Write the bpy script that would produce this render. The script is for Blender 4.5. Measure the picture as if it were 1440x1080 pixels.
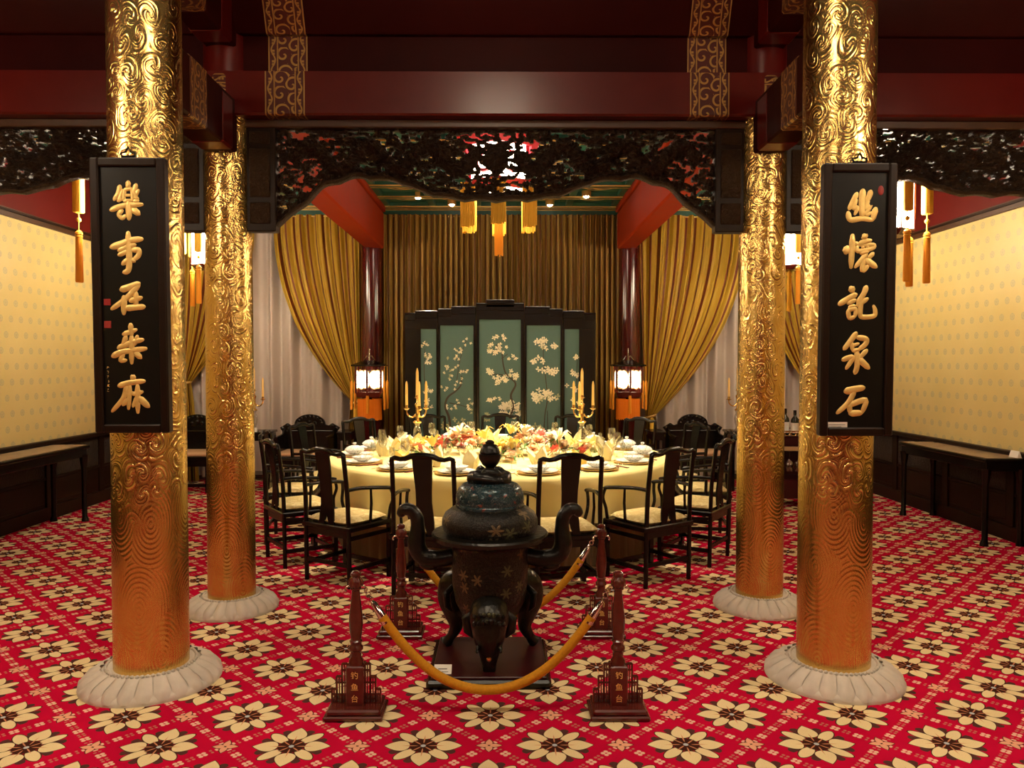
import bpy, bmesh, math, random
import numpy as np
from mathutils import Vector, Matrix

for _o in list(bpy.data.objects):
    bpy.data.objects.remove(_o, do_unlink=True)
SC = bpy.context.scene
COL = SC.collection
PI = math.pi
random.seed(7)
RNG = np.random.default_rng(7)

# ------------------------------------------------------------------ camera, world, exposure
cam_data = bpy.data.cameras.new('camera')
cam_data.lens = 27.0
cam_data.sensor_width = 36.0
cam_data.clip_start = 0.05
cam = bpy.data.objects.new('camera', cam_data)
COL.objects.link(cam)
cam.location = (0.058, 0.0, 1.65)
cam.rotation_euler = (math.radians(90 - 1.485), 0, math.radians(-0.53))
SC.camera = cam

world = bpy.data.worlds.new('night')
SC.world = world
world.use_nodes = True
world.node_tree.nodes['Background'].inputs[0].default_value = (0.02, 0.016, 0.012, 1)
world.node_tree.nodes['Background'].inputs[1].default_value = 0.3

SC.view_settings.view_transform = 'Standard'
SC.view_settings.look = 'None'
SC.view_settings.exposure = 0.0
SC.view_settings.gamma = 1.0
SC.view_settings.use_curve_mapping = False
SC.cycles.use_denoising = True
SC.cycles.sample_clamp_indirect = 6.0
SC.cycles.max_bounces = 8
SC.cycles.transparent_max_bounces = 12

WARM = (1.0, 0.66, 0.30)
WARM2 = (1.0, 0.82, 0.58)

# strengths of the lamps that the hall has
LANTERN_GLOW = 85.0        # side lanterns with lit panes
FRONT_GLOW = 40.0          # lanterns of the front hall, beside and above the viewer
CHANDELIER_GLOW = 24.0     # big lantern above the table
SPOT_W = 360.0             # downlights over the table
FRONT_SPOT_W = 185.0       # downlights in the front hall ceiling
FLOORLAMP_GLOW = 5.0
CENTRE_GLOW = 24.0         # lantern over the middle of the front hall      # floor lanterns by the rear columns

# ------------------------------------------------------------------ mesh helpers
class MB:
    def __init__(s):
        s.v = []; s.f = []; s.m = []
    def add(s, vs, fs, mi=0):
        o = len(s.v)
        s.v.extend([tuple(map(float, v)) for v in vs])
        s.f.extend([tuple(i + o for i in f) for f in fs])
        s.m.extend([mi] * len(fs))
        return s
    def box(s, x0, x1, y0, y1, z0, z1, mi=0, c=0.0):
        if c <= 0:
            vs = [(x, y, z) for x in (x0, x1) for y in (y0, y1) for z in (z0, z1)]
            s.add(vs, [(0, 1, 3, 2), (4, 6, 7, 5), (0, 4, 5, 1), (2, 3, 7, 6), (0, 2, 6, 4), (1, 5, 7, 3)], mi)
        else:
            pts = []
            for sx, x in ((1, x0), (-1, x1)):
                for sy, y in ((1, y0), (-1, y1)):
                    for sz, z in ((1, z0), (-1, z1)):
                        pts += [(x, y + sy * c, z + sz * c), (x + sx * c, y, z + sz * c), (x + sx * c, y + sy * c, z)]
            s.hull(pts, mi)
        return s
    def hull(s, pts, mi=0):
        bm = bmesh.new()
        for p in pts: bm.verts.new(p)
        bmesh.ops.convex_hull(bm, input=bm.verts)
        bm.verts.index_update()
        bad = [v for v in bm.verts if not v.link_faces]
        for v in bad: bm.verts.remove(v)
        bmesh.ops.dissolve_limit(bm, angle_limit=0.002, verts=bm.verts, edges=bm.edges)
        bm.verts.index_update()
        s.add([v.co[:] for v in bm.verts], [tuple(v.index for v in f.verts) for f in bm.faces], mi)
        bm.free()
        return s
    def bar(s, p, q, w, h=None, up=(0, 0, 1), mi=0, c=0.0):
        """rectangular bar from p to q, w across, h along up"""
        h = w if h is None else h
        p = Vector(p); q = Vector(q); d = (q - p).normalized()
        u = Vector(up)
        if abs(d.dot(u)) > 0.98: u = Vector((0, 1, 0))
        r = d.cross(u).normalized(); u = r.cross(d).normalized()
        vs = []
        for e in (p, q):
            for a, b in ((-1, -1), (1, -1), (1, 1), (-1, 1)):
                vs.append(e + r * (a * w / 2) + u * (b * h / 2))
        s.add(vs, [(3, 2, 1, 0), (4, 5, 6, 7), (0, 1, 5, 4), (1, 2, 6, 5), (2, 3, 7, 6), (3, 0, 4, 7)], mi)
        return s
    def lathe(s, prof, n=24, c=(0, 0, 0), mi=0, flute=None, cap=True):
        """prof: list of (r, z) from bottom to top"""
        vs = []; fs = []
        for j, (r, z) in enumerate(prof):
            for i in range(n):
                a = 2 * PI * i / n
                rr = r if flute is None else r * (1 + flute(a, z))
                vs.append((c[0] + rr * math.cos(a), c[1] + rr * math.sin(a), c[2] + z))
        k = len(prof)
        for j in range(k - 1):
            for i in range(n):
                i2 = (i + 1) % n
                fs.append((j * n + i, j * n + i2, (j + 1) * n + i2, (j + 1) * n + i))
        if cap:
            if prof[0][0] > 1e-5: fs.append(tuple(range(n - 1, -1, -1)))
            if prof[-1][0] > 1e-5: fs.append(tuple((k - 1) * n + i for i in range(n)))
        return s.add(vs, fs, mi)
    def tube(s, pts, rad, n=8, mi=0, flat=None, closed=False):
        """round tube along pts; rad number or list; flat=(axis vector, factor) squashes the section along an axis"""
        P = [Vector(p) for p in pts]
        R = [rad] * len(P) if isinstance(rad, (int, float)) else list(rad)
        vs = []; fs = []
        ref = None
        k = len(P)
        for i, p in enumerate(P):
            if closed: d = (P[(i + 1) % k] - P[i - 1])
            else: d = P[min(i + 1, k - 1)] - P[max(i - 1, 0)]
            if d.length < 1e-9: d = Vector((0, 0, 1))
            d.normalize()
            if ref is None:
                ref = Vector((0, 0, 1)) if abs(d.z) < 0.9 else Vector((1, 0, 0))
            a = ref - d * ref.dot(d)
            if a.length < 1e-6: a = d.orthogonal()
            a.normalize(); ref = a
            b = d.cross(a)
            for j in range(n):
                t = 2 * PI * j / n
                o = (a * math.cos(t) + b * math.sin(t)) * R[i]
                if flat is not None:
                    ax = Vector(flat[0]); o = o - ax * o.dot(ax) * (1 - flat[1])
                vs.append(p + o)
        m = k if closed else k - 1
        for i in range(m):
            for j in range(n):
                j2 = (j + 1) % n; i2 = (i + 1) % k
                fs.append((i * n + j, i * n + j2, i2 * n + j2, i2 * n + j))
        if not closed:
            fs.append(tuple(range(n - 1, -1, -1)))
            fs.append(tuple((k - 1) * n + j for j in range(n)))
        return s.add(vs, fs, mi)
    def ball(s, c, r, n=10, m=7, mi=0, sc=(1, 1, 1)):
        vs = [(c[0], c[1], c[2] - r * sc[2])]; fs = []
        for j in range(1, m):
            t = -PI / 2 + PI * j / m
            for i in range(n):
                a = 2 * PI * i / n
                vs.append((c[0] + r * sc[0] * math.cos(t) * math.cos(a), c[1] + r * sc[1] * math.cos(t) * math.sin(a), c[2] + r * sc[2] * math.sin(t)))
        vs.append((c[0], c[1], c[2] + r * sc[2]))
        for i in range(n): fs.append((0, 1 + (i + 1) % n, 1 + i))
        for j in range(m - 2):
            for i in range(n):
                i2 = (i + 1) % n
                fs.append((1 + j * n + i, 1 + j * n + i2, 1 + (j + 1) * n + i2, 1 + (j + 1) * n + i))
        L = len(vs) - 1; b = 1 + (m - 2) * n
        for i in range(n): fs.append((b + i, b + (i + 1) % n, L))
        return s.add(vs, fs, mi)
    def prism(s, poly, y0, y1, mi=0):
        """polygon in x,z extruded along y (poly counter-clockwise seen from -y)"""
        n = len(poly)
        vs = [(x, y0, z) for x, z in poly] + [(x, y1, z) for x, z in poly]
        fs = [tuple(range(n)), tuple(range(2 * n - 1, n - 1, -1))]
        for i in range(n):
            j = (i + 1) % n
            fs.append((j, i, n + i, n + j))
        return s.add(vs, fs, mi)
    def xform(s, M):
        s.v = [tuple(M @ Vector(v)) for v in s.v]; return s
    def merge(s, o, M=None):
        vs = o.v if M is None else [tuple(M @ Vector(v)) for v in o.v]
        k = len(s.v); s.v.extend(vs)
        s.f.extend([tuple(i + k for i in f) for f in o.f]); s.m.extend(o.m)
        return s
    def mesh(s, name, mats, smooth=35, uv=None):
        me = bpy.data.meshes.new(name)
        me.from_pydata(s.v, [], s.f)
        if not isinstance(mats, (list, tuple)): mats = [mats]
        for m in mats: me.materials.append(m)
        if len(mats) > 1: me.polygons.foreach_set('material_index', s.m)
        if uv is not None:
            lay = me.uv_layers.new(name='UVMap')
            li = np.zeros(len(me.loops), dtype=np.int32); me.loops.foreach_get('vertex_index', li)
            lay.data.foreach_set('uv', np.asarray(uv, dtype=np.float32)[li].ravel())
        me.update()
        if smooth:
            me.polygons.foreach_set('use_smooth', [True] * len(me.polygons))
            if smooth < 180:
                me.set_sharp_from_angle(angle=math.radians(smooth))
        return me
    def build(s, name, mats, parent=None, smooth=35, uv=None, loc=None):
        o = bpy.data.objects.new(name, s.mesh(name, mats, smooth, uv))
        COL.objects.link(o)
        if parent is not None: o.parent = parent
        if loc is not None: o.location = loc
        return o

def put(name, me, parent=None, loc=(0, 0, 0), rot=(0, 0, 0), scale=None):
    o = bpy.data.objects.new(name, me); COL.objects.link(o)
    o.location = loc; o.rotation_euler = rot
    if scale is not None: o.scale = scale if not isinstance(scale, (int, float)) else (scale,) * 3
    if parent is not None: o.parent = parent
    return o

def tag(o, label=None, cat=None, group=None, kind=None):
    if label: o['label'] = label
    if cat: o['category'] = cat
    if group: o['group'] = group
    if kind: o['kind'] = kind
    return o

def thing(name, label, cat, loc=(0, 0, 0), rz=0.0, group=None):
    o = bpy.data.objects.new(name, None); COL.objects.link(o)
    o.empty_display_size = 0.1
    o.location = loc; o.rotation_euler = (0, 0, rz)
    return tag(o, label, cat, group)

def struct(name, mb, mat, parent=None, smooth=35):
    o = mb.build(name, mat, parent, smooth)
    if parent is None: o['kind'] = 'structure'
    return o

def dup(root, loc, rz=None, label=None, group=None):
    r = root.copy(); COL.objects.link(r)
    r.location = loc
    if rz is not None: r.rotation_euler = (0, 0, rz)
    if label: r['label'] = label
    if group: r['group'] = group
    for ch in root.children:
        c = ch.copy(); COL.objects.link(c); c.parent = r
        for g in ch.children:
            d = g.copy(); COL.objects.link(d); d.parent = c
    return r

# ------------------------------------------------------------------ material helpers
class X:
    """node-socket expression"""
    def __init__(s, nt, sock): s.nt = nt; s.s = sock
    def _m(s, op, *a):
        n = s.nt.nodes.new('ShaderNodeMath'); n.operation = op
        for i, q in enumerate((s,) + a):
            if isinstance(q, X): s.nt.links.new(q.s, n.inputs[i])
            else: n.inputs[i].default_value = q
        return X(s.nt, n.outputs[0])
    def __add__(s, o): return s._m('ADD', o)
    def __radd__(s, o): return s._m('ADD', o)
    def __sub__(s, o): return s._m('SUBTRACT', o)
    def __rsub__(s, o): return (s * -1.0) + o
    def __mul__(s, o): return s._m('MULTIPLY', o)
    def __rmul__(s, o): return s._m('MULTIPLY', o)
    def __truediv__(s, o): return s._m('DIVIDE', o)
    def abs(s): return s._m('ABSOLUTE')
    def sin(s): return s._m('SINE')
    def cos(s): return s._m('COSINE')
    def sqrt(s): return (s.max(0.0))._m('SQRT')
    def mod(s, o): return s._m('FLOORED_MODULO', o)
    def floor(s): return s._m('FLOOR')
    def min(s, o): return s._m('MINIMUM', o)
    def max(s, o): return s._m('MAXIMUM', o)
    def lt(s, o): return s._m('LESS_THAN', o)
    def gt(s, o): return s._m('GREATER_THAN', o)
    def atan2(s, o): return s._m('ARCTAN2', o)
    def pow(s, o): return s._m('POWER', o)
    def clamp(s):
        r = s._m('ADD', 0.0); r.s.node.use_clamp = True; return r
    def step(s, w):          # soft 0..1 around zero
        return ((s / w) + 0.5).clamp()

class Mat:
    def __init__(s, name, base=(0.5, 0.5, 0.5), rough=0.5, metal=0.0, coat=0.0, spec=None, sheen=0.0, emit=None, estr=0.0, trans=0.0, alpha=None, ior=None):
        s.m = bpy.data.materials.new(name); s.m.use_nodes = True
        s.nt = s.m.node_tree
        s.b = s.nt.nodes['Principled BSDF']
        i = s.b.inputs
        i['Base Color'].default_value = (*base, 1)
        i['Roughness'].default_value = rough
        i['Metallic'].default_value = metal
        if coat:
            i['Coat Weight'].default_value = coat; i['Coat Roughness'].default_value = 0.2
        if spec is not None: i['Specular IOR Level'].default_value = spec
        if sheen: i['Sheen Weight'].default_value = sheen
        if emit is not None:
            i['Emission Color'].default_value = (*emit, 1); i['Emission Strength'].default_value = estr
        if trans: i['Transmission Weight'].default_value = trans
        if ior: i['IOR'].default_value = ior
        if alpha is not None: i['Alpha'].default_value = alpha
        s.m.diffuse_color = (*base, 1)
    def coords(s, kind='Object'):
        t = s.nt.nodes.new('ShaderNodeTexCoord')
        sep = s.nt.nodes.new('ShaderNodeSeparateXYZ')
        s.nt.links.new(t.outputs[kind], sep.inputs[0])
        s.vec = t.outputs[kind]
        return [X(s.nt, sep.outputs[k]) for k in range(3)]
    def combine(s, x, y, z=0.0):
        n = s.nt.nodes.new('ShaderNodeCombineXYZ')
        for i, q in enumerate((x, y, z)):
            if isinstance(q, X): s.nt.links.new(q.s, n.inputs[i])
            else: n.inputs[i].default_value = q
        return n.outputs[0]
    def noise(s, scale, detail=3.0, vec=None, rough=0.5, dist=0.0):
        n = s.nt.nodes.new('ShaderNodeTexNoise')
        n.inputs['Scale'].default_value = scale; n.inputs['Detail'].default_value = detail
        n.inputs['Roughness'].default_value = rough; n.inputs['Distortion'].default_value = dist
        if vec is None:
            if not hasattr(s, 'vec'): s.coords()
            vec = s.vec
        s.nt.links.new(vec, n.inputs['Vector'])
        return X(s.nt, n.outputs[0])
    def voronoi(s, scale, vec, feat='F1', rnd=1.0, dims='3D'):
        n = s.nt.nodes.new('ShaderNodeTexVoronoi'); n.feature = feat; n.voronoi_dimensions = dims
        n.inputs['Scale'].default_value = scale; n.inputs['Randomness'].default_value = rnd
        s.nt.links.new(vec, n.inputs['Vector'])
        return n
    def mix(s, fac, a, b):
        n = s.nt.nodes.new('ShaderNodeMix'); n.data_type = 'RGBA'
        if isinstance(fac, X): s.nt.links.new(fac.s, n.inputs[0])
        else: n.inputs[0].default_value = fac
        for k, q in ((6, a), (7, b)):
            if isinstance(q, tuple): n.inputs[k].default_value = (*q[:3], 1)
            else: s.nt.links.new(q, n.inputs[k])
        return n.outputs[2]
    def color(s, c): s.nt.links.new(c, s.b.inputs['Base Color']); return s
    def rough(s, e): s.nt.links.new(e.s, s.b.inputs['Roughness']); return s
    def link(s, e, name): s.nt.links.new(e.s if isinstance(e, X) else e, s.b.inputs[name]); return s
    def bump(s, h, dist=0.005, strength=1.0):
        n = s.nt.nodes.new('ShaderNodeBump')
        n.inputs['Distance'].default_value = dist; n.inputs['Strength'].default_value = strength
        s.nt.links.new(h.s, n.inputs['Height'])
        s.nt.links.new(n.outputs[0], s.b.inputs['Normal'])
        return s

def simple(name, base, rough=0.5, var=0.0, scale=20, bump=0.0, **k):
    m = Mat(name, base, rough, **k)
    if var or bump:
        m.coords()
        n = m.noise(scale, 4)
        if var:
            d = tuple(max(0, c * (1 - var)) for c in base); l = tuple(min(1, c * (1 + var)) for c in base)
            m.color(m.mix(n, d, l))
        if bump: m.bump(n, bump)
    return m.m

# ------------------------------------------------------------------ materials
def mat_carpet():
    m = Mat('carpet', rough=0.95, spec=0.0)
    x, y, z = m.coords()
    D = 0.569; s = D / math.sqrt(2); r2 = 1 / math.sqrt(2)
    x = x + (0.011 + 40 * D); y = y + (-3.568 + 40 * D)
    p = ((x + y) * r2 + s / 2).mod(s) - s / 2
    q = ((x - y) * r2 + s / 2).mod(s) - s / 2
    lx = ((p + q) * r2).abs(); ly = ((p - q) * r2).abs()
    M = lx.max(ly); mn = lx.min(ly)
    e = 0.003
    def leaf(t0, L, w, along, perp, grow=0.0, blunt=False):
        t = ((along - (t0 - grow)) / (L + 2 * grow)).clamp()
        wd = t.sqrt() * (1 - t) * (2.6 * (w + grow)) if not blunt else (t * (1 - t)).sqrt() * (2.0 * (w + grow))
        return (wd - perp - e).step(e)
    d1 = (M + mn) * r2; d2 = (M - mn) * r2
    pa = leaf(0.058, 0.112, 0.045, M, mn)
    pd = leaf(0.040, 0.118, 0.029, d1, d2, 0.0, True)
    rr = (lx * lx + ly * ly).sqrt()
    dark = leaf(0.058, 0.112, 0.045, M, mn, 0.005).max(leaf(0.040, 0.118, 0.029, d1, d2, 0.005, True))
    core = (0.058 - rr).step(0.006)
    # calyx leaves peeping between the petals
    ang = ly.atan2(lx)
    sp = ((ang * 8.0 + PI).cos() * 0.5 + 0.5)
    calyx = ((0.118 + sp * 0.035) - rr).step(0.004) * (sp - 0.72).step(0.08) * (rr - 0.09).step(0.01)
    vein = leaf(0.02, 0.09, 0.006, M, mn).max(leaf(0.01, 0.075, 0.006, d1, d2))
    eye = (0.011 - rr).step(e)
    # borders: strings of small four-petal rosettes
    ap = p.abs(); aq = q.abs()
    far = ap.max(aq); near = ap.min(aq)
    pe = s / 2 - far                   # distance from the border line
    st = s / 8
    al = ((near + st / 2).mod(st) - st / 2)
    idx = (((near + st / 2) / st).floor()).mod(2.0)
    ax = al; ay = pe
    k = r2
    u = ((ax + ay) * k).abs(); v = ((ax - ay) * k).abs()
    big = u.max(v); sm = u.min(v)
    dots = (0.0094 - idx * 0.0025 - (((big - 0.0136) * (big - 0.0136) + sm * sm).sqrt())).step(e) * (near - (s / 2 - 0.055)).lt(0.0)
    dim = idx
    # corner flowers
    cx = s / 2 - ap; cy = s / 2 - aq
    gx = ((cx + cy) * k).abs(); gy = ((cx - cy) * k).abs()
    gb = gx.max(gy); gs = gx.min(gy)
    cf = leaf(0.004, 0.055, 0.018, gb, gs)
    cfd = leaf(0.004, 0.055, 0.018, gb, gs, 0.005)
    cdot = (0.006 - ((((cx.min(cy)) - 0.004) * ((cx.min(cy)) - 0.004) + ((cx.max(cy)) - 0.038) * ((cx.max(cy)) - 0.038)).sqrt())).step(e)
    nz = m.noise(260, 2); nz2 = m.noise(3.0, 2)
    red = m.mix(nz2, (0.47, 0.004, 0.034), (0.57, 0.007, 0.046))
    cream = m.mix(nz, (0.72, 0.53, 0.26), (0.90, 0.74, 0.45))
    brown = (0.055, 0.018, 0.012)
    pink = (0.80, 0.48, 0.36)
    c = m.mix(dots, red, m.mix(dim, pink, (0.50, 0.16, 0.12)))
    c = m.mix(cfd, c, brown); c = m.mix(cf, c, (0.80, 0.38, 0.24)); c = m.mix(cdot, c, pink)
    c = m.mix(calyx, c, (0.09, 0.035, 0.03))
    c = m.mix(dark, c, brown)
    c = m.mix(pa.max(pd), c, cream)
    c = m.mix(core, c, brown)
    c = m.mix(vein, c, (0.62, 0.25, 0.13))
    c = m.mix(eye, c, (0.5, 0.52, 0.55))
    m.color(c)
    m.bump(m.noise(420, 2), 0.003, 0.6)
    return m.m

def scroll_height(m, u, v, cell):
    """raised foliage scrolls: a spiral in every voronoi cell"""
    vec = m.combine(u, v)
    w1 = m.noise(5.0, 2, vec)
    uu = u + (w1 - 0.5) * 0.06; vv = v + (m.noise(4.0, 2, m.combine(u + 5.3, v)) - 0.5) * 0.10
    vec2 = m.combine(uu, vv * 0.72)
    vo = m.voronoi(1.0 / cell, vec2, dims='2D', rnd=0.85)
    sep = m.nt.nodes.new('ShaderNodeSeparateXYZ'); m.nt.links.new(vo.outputs['Position'], sep.inputs[0])
    px = uu - X(m.nt, sep.outputs[0]); py = vv * 0.72 - X(m.nt, sep.outputs[1])
    cs = m.nt.nodes.new('ShaderNodeSeparateColor'); m.nt.links.new(vo.outputs['Color'], cs.inputs[0])
    rnd = X(m.nt, cs.outputs[0])
    hand = rnd.gt(0.5) * 2.0 - 1.0
    r = (px * px + py * py).sqrt(); th = py.atan2(px * hand)
    sp = (th + r * (38.0 / cell * 0.16) * 2.0 + rnd * 6.28).sin()
    fine = (th * 4.0 + r * (210.0 * 0.16 / cell)).sin()
    return sp, fine, r, vec2, rnd

def mat_gold_column(name, R, cell):
    m = Mat(name, (0.9, 0.6, 0.2), 0.3, metal=1.0)
    x, y, z = m.coords()
    ang = x.atan2(y * -1.0)             # seam at the far side
    u = ang * R
    sp, fine, r, vec2, rnd = scroll_height(m, u, z, cell)
    ve = m.voronoi(1.0 / cell, vec2, 'DISTANCE_TO_EDGE', dims='2D', rnd=0.85)
    edge = (X(m.nt, ve.outputs['Distance']) * 9.0).clamp()
    ridge = (1 - (sp - 0.2).abs() * 1.5).clamp().pow(1.6)
    lines = ((fine * 0.5 + 0.5).pow(2.0))
    # sea-wave arcs low on the shaft
    vw = m.voronoi(1 / 0.21, m.combine(u, z * 0.55), dims='2D', rnd=0.7)
    d = X(m.nt, vw.outputs['Distance'])
    arcs = (d * 95.0).sin() * 0.5 + 0.5
    low = (0.95 - z + (m.noise(6, 2) - 0.5) * 0.5).step(0.25)
    grain = m.noise(220, 3)
    h = (ridge * 0.75 + lines * 0.35) * edge * (1 - low) + arcs * low * 0.35 + grain * 0.05
    m.bump(h, 0.0024, 0.85)
    patch = m.noise(9, 3)
    base = m.mix(patch, (0.58, 0.35, 0.085), (0.86, 0.62, 0.22))
    base = m.mix(((ridge * 0.4 + lines * 0.35) * edge * (1 - low)), base, (1.0, 0.80, 0.36))
    base = m.mix((arcs * low * 0.3), base, (0.92, 0.58, 0.18))
    m.color(base)
    m.b.inputs['Roughness'].default_value = 0.26
    return m.m

def mat_lacquer(name, base, rough=0.2, coat=0.5):
    m = Mat(name, base, rough, coat=coat, spec=0.25 if coat else 0.08)
    x, y, z = m.coords()
    n = m.noise(7, 4)
    m.color(m.mix(n, tuple(c * 0.8 for c in base), tuple(c * 1.15 for c in base)))
    m.rough(n * 0.12 + (rough - 0.06))
    m.bump(m.noise(5, 3, m.combine(x * 0.3, y * 4.0, z * 4.0)), 0.002, 0.4)
    return m.m

def mat_band(axis):
    """red lacquer band with raised gold scrollwork and border lines; generated coords run across the band"""
    m = Mat('gold_scroll_band_' + axis, rough=0.35)
    x, y, z = m.coords()
    a = {'x': x, 'y': y, 'r': z}[axis]
    if axis == 'x': u, v = x, z - y
    elif axis == 'y': u, v = y, z + x
    else: u, v = z, x.atan2(y * -1.0) * 0.16
    au = u.abs()
    lines = (0.004 - (au - 0.124).abs()).step(0.002).max((0.004 - (au - 0.068).abs()).step(0.002))
    # zigzag vine in the side strips
    zig = ((v * 46.0).sin() * 0.013 + 0.096)
    vine = (0.005 - (au - zig).abs()).step(0.003) * (0.12 - au).step(0.002) * (au - 0.072).step(0.002)
    leafd = (0.45 - ((v * 92.0).sin() - 0.5).abs()).step(0.2) * (0.009 - ((au - 0.096).abs())).step(0.004)
    vo = m.voronoi(1 / 0.095, m.combine(u + 3.0, v), dims='2D', rnd=0.5)
    sep = m.nt.nodes.new('ShaderNodeSeparateXYZ'); m.nt.links.new(vo.outputs['Position'], sep.inputs[0])
    px = u + 3.0 - X(m.nt, sep.outputs[0]); py = v - X(m.nt, sep.outputs[1])
    r = (px * px + py * py).sqrt(); th = py.atan2(px)
    sp = ((th + r * 130.0).sin() - 0.62).step(0.25) * (0.062 - au).step(0.003)
    gold = lines.max(vine).max(leafd).max(sp)
    m.color(m.mix(gold, (0.06, 0.004, 0.003), (0.42, 0.24, 0.07)))
    m.link(gold * 0.6, 'Metallic')
    m.bump(gold, 0.003, 0.7)
    return m.m

def mat_carved(name, base, scale=22, amt=0.012, rough=0.42, spec=0.25):
    m = Mat(name, base, rough, spec=spec)
    x, y, z = m.coords()
    v = m.combine(x, y, z)
    n = m.noise(scale, 4, v, dist=1.2)
    h = (n * 34.0).sin() * 0.5 + 0.5
    m.color(m.mix(n, tuple(c * 0.65 for c in base), tuple(c * 1.35 for c in base)))
    m.bump(h * 0.7 + m.noise(scale * 4, 3, v) * 0.4, amt, 0.8)
    return m.m

def mat_silk_wall():
    m = Mat('silk_wall', rough=0.42, spec=0.35)
    x, y, z = m.coords()
    cy = 0.155; cz = 0.155
    row = ((z + 50 * cz) / cz).floor()
    sh = row.mod(2.0) * (cy / 2)
    a = (y + 40 * cy + sh).mod(cy) - cy / 2
    b = (z + 50 * cz).mod(cz) - cz / 2
    r = (a * a + b * b).sqrt()
    med = (0.034 - r).step(0.006)
    th = b.atan2(a)
    inner = ((th * 5.0).sin() * 0.35 + (r * 260.0).sin() * 0.5 + 0.5).clamp()
    weave = m.noise(160, 2)
    patch = m.noise(1.6, 3)
    base = m.mix(patch, (0.58, 0.43, 0.145), (0.70, 0.555, 0.235))
    c = m.mix(med * (inner * 0.4 + 0.35), base, (0.40, 0.36, 0.20))
    m.color(c)
    m.bump(weave, 0.001, 0.4)
    m.rough(med * -0.12 + 0.45)
    return m.m

def mat_drape(name, a, b, stripe, n=40.0, thin=0.82):
    m = Mat(name, rough=0.5, spec=0.25)
    t = m.coords('UV')
    u, v = t[0], t[1]
    s1 = ((u * (2 * PI * n)).sin())
    red = (s1 - thin).step(0.1)
    nz = m.noise(4, 2, m.combine(u * 30.0, v * 0.6))
    base = m.mix(nz, a, b)
    m.color(m.mix(red * 0.95, base, stripe))
    m.bump(m.noise(300, 2, m.combine(u * 3.0, v)), 0.0006, 0.3)
    return m.m

def mat_cloisonne():
    m = Mat('cloisonne_bronze', (0.02, 0.018, 0.016), 0.28, metal=0.4)
    x, y, z = m.coords()
    ang = y.atan2(x)
    u = ang * 0.2
    n = m.noise(26, 3, m.combine(u, z), dist=1.0)
    curl = ((n * 40.0).sin() - 0.55).step(0.5)
    vo = m.voronoi(1 / 0.085, m.combine(u, z), dims='2D', rnd=0.7)
    d = X(m.nt, vo.outputs['Distance'])
    sep = m.nt.nodes.new('ShaderNodeSeparateXYZ'); m.nt.links.new(vo.outputs['Position'], sep.inputs[0])
    px = u - X(m.nt, sep.outputs[0]); py = z - X(m.nt, sep.outputs[1])
    r = (px * px + py * py).sqrt(); th = py.atan2(px)
    fl = ((th * 6.0).cos() * 0.012 + 0.022 - r).step(0.004)
    cs = m.nt.nodes.new('ShaderNodeSeparateColor'); m.nt.links.new(vo.outputs['Color'], cs.inputs[0])
    pick = X(m.nt, cs.outputs[0])
    cols = m.mix(pick.gt(0.45), (0.16, 0.035, 0.02), m.mix(pick.gt(0.75), (0.12, 0.13, 0.06), (0.22, 0.15, 0.07)))
    base = m.mix(m.noise(5, 2), (0.003, 0.004, 0.005), (0.009, 0.0065, 0.005))
    c = m.mix(curl * 0.30, base, (0.055, 0.042, 0.025))
    c = m.mix(fl * (pick.gt(0.45)) * 0.7, c, cols)
    m.color(c)
    m.bump(curl * 0.6 + m.noise(110, 3), 0.006, 0.9)
    return m.m

def mat_teal_enamel():
    m = Mat('teal_enamel', (0.02, 0.07, 0.08), 0.22, metal=0.4)
    x, y, z = m.coords()
    ang = y.atan2(x); u = ang * 0.14
    n = m.noise(34, 3, m.combine(u, z), dist=1.5)
    curl = ((n * 44.0).sin() - 0.6).step(0.4)
    spot = (m.noise(30, 1, m.combine(u, z)) - 0.68).step(0.05)
    c = m.mix(curl * 0.55, (0.008, 0.034, 0.046), (0.14, 0.17, 0.17))
    c = m.mix(spot * 0.7, c, (0.22, 0.05, 0.03))
    m.color(c); m.bump(curl, 0.003, 0.6)
    return m.m

def mat_porcelain():
    m = Mat('porcelain', (0.85, 0.83, 0.76), 0.15)
    x, y, z = m.coords()
    n = m.noise(70, 3, dist=0.8)
    sp = (n - 0.58).step(0.05)
    m.color(m.mix(sp * 0.75, (0.86, 0.84, 0.77), (0.20, 0.26, 0.17)))
    return m.m

def mat_cushion():
    m = Mat('cushion_silk', (0.75, 0.58, 0.30), 0.55, spec=0.3)
    x, y, z = m.coords()
    n = m.noise(16, 3, dist=1.4)
    p = (n - 0.54).step(0.06)
    m.color(m.mix(p, (0.66, 0.50, 0.20), (0.80, 0.66, 0.32)))
    m.bump(p, 0.002, 0.4)
    return m.m

def mat_glass(name='clear_glass'):
    m = bpy.data.materials.new(name); m.use_nodes = True
    nt = m.node_tree; nt.nodes.clear()
    o = nt.nodes.new('ShaderNodeOutputMaterial')
    tr = nt.nodes.new('ShaderNodeBsdfTransparent'); tr.inputs[0].default_value = (0.93, 0.94, 0.93, 1)
    gl = nt.nodes.new('ShaderNodeBsdfGlossy'); gl.inputs['Roughness'].default_value = 0.05
    fr = nt.nodes.new('ShaderNodeLayerWeight'); fr.inputs[0].default_value = 0.25
    sc = nt.nodes.new('ShaderNodeMath'); sc.operation = 'MULTIPLY_ADD'; sc.inputs[1].default_value = 0.7; sc.inputs[2].default_value = 0.10
    nt.links.new(fr.outputs['Facing'], sc.inputs[0])
    mx = nt.nodes.new('ShaderNodeMixShader')
    nt.links.new(sc.outputs[0], mx.inputs[0]); nt.links.new(tr.outputs[0], mx.inputs[1]); nt.links.new(gl.outputs[0], mx.inputs[2])
    nt.links.new(mx.outputs[0], o.inputs[0])
    return m

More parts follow.
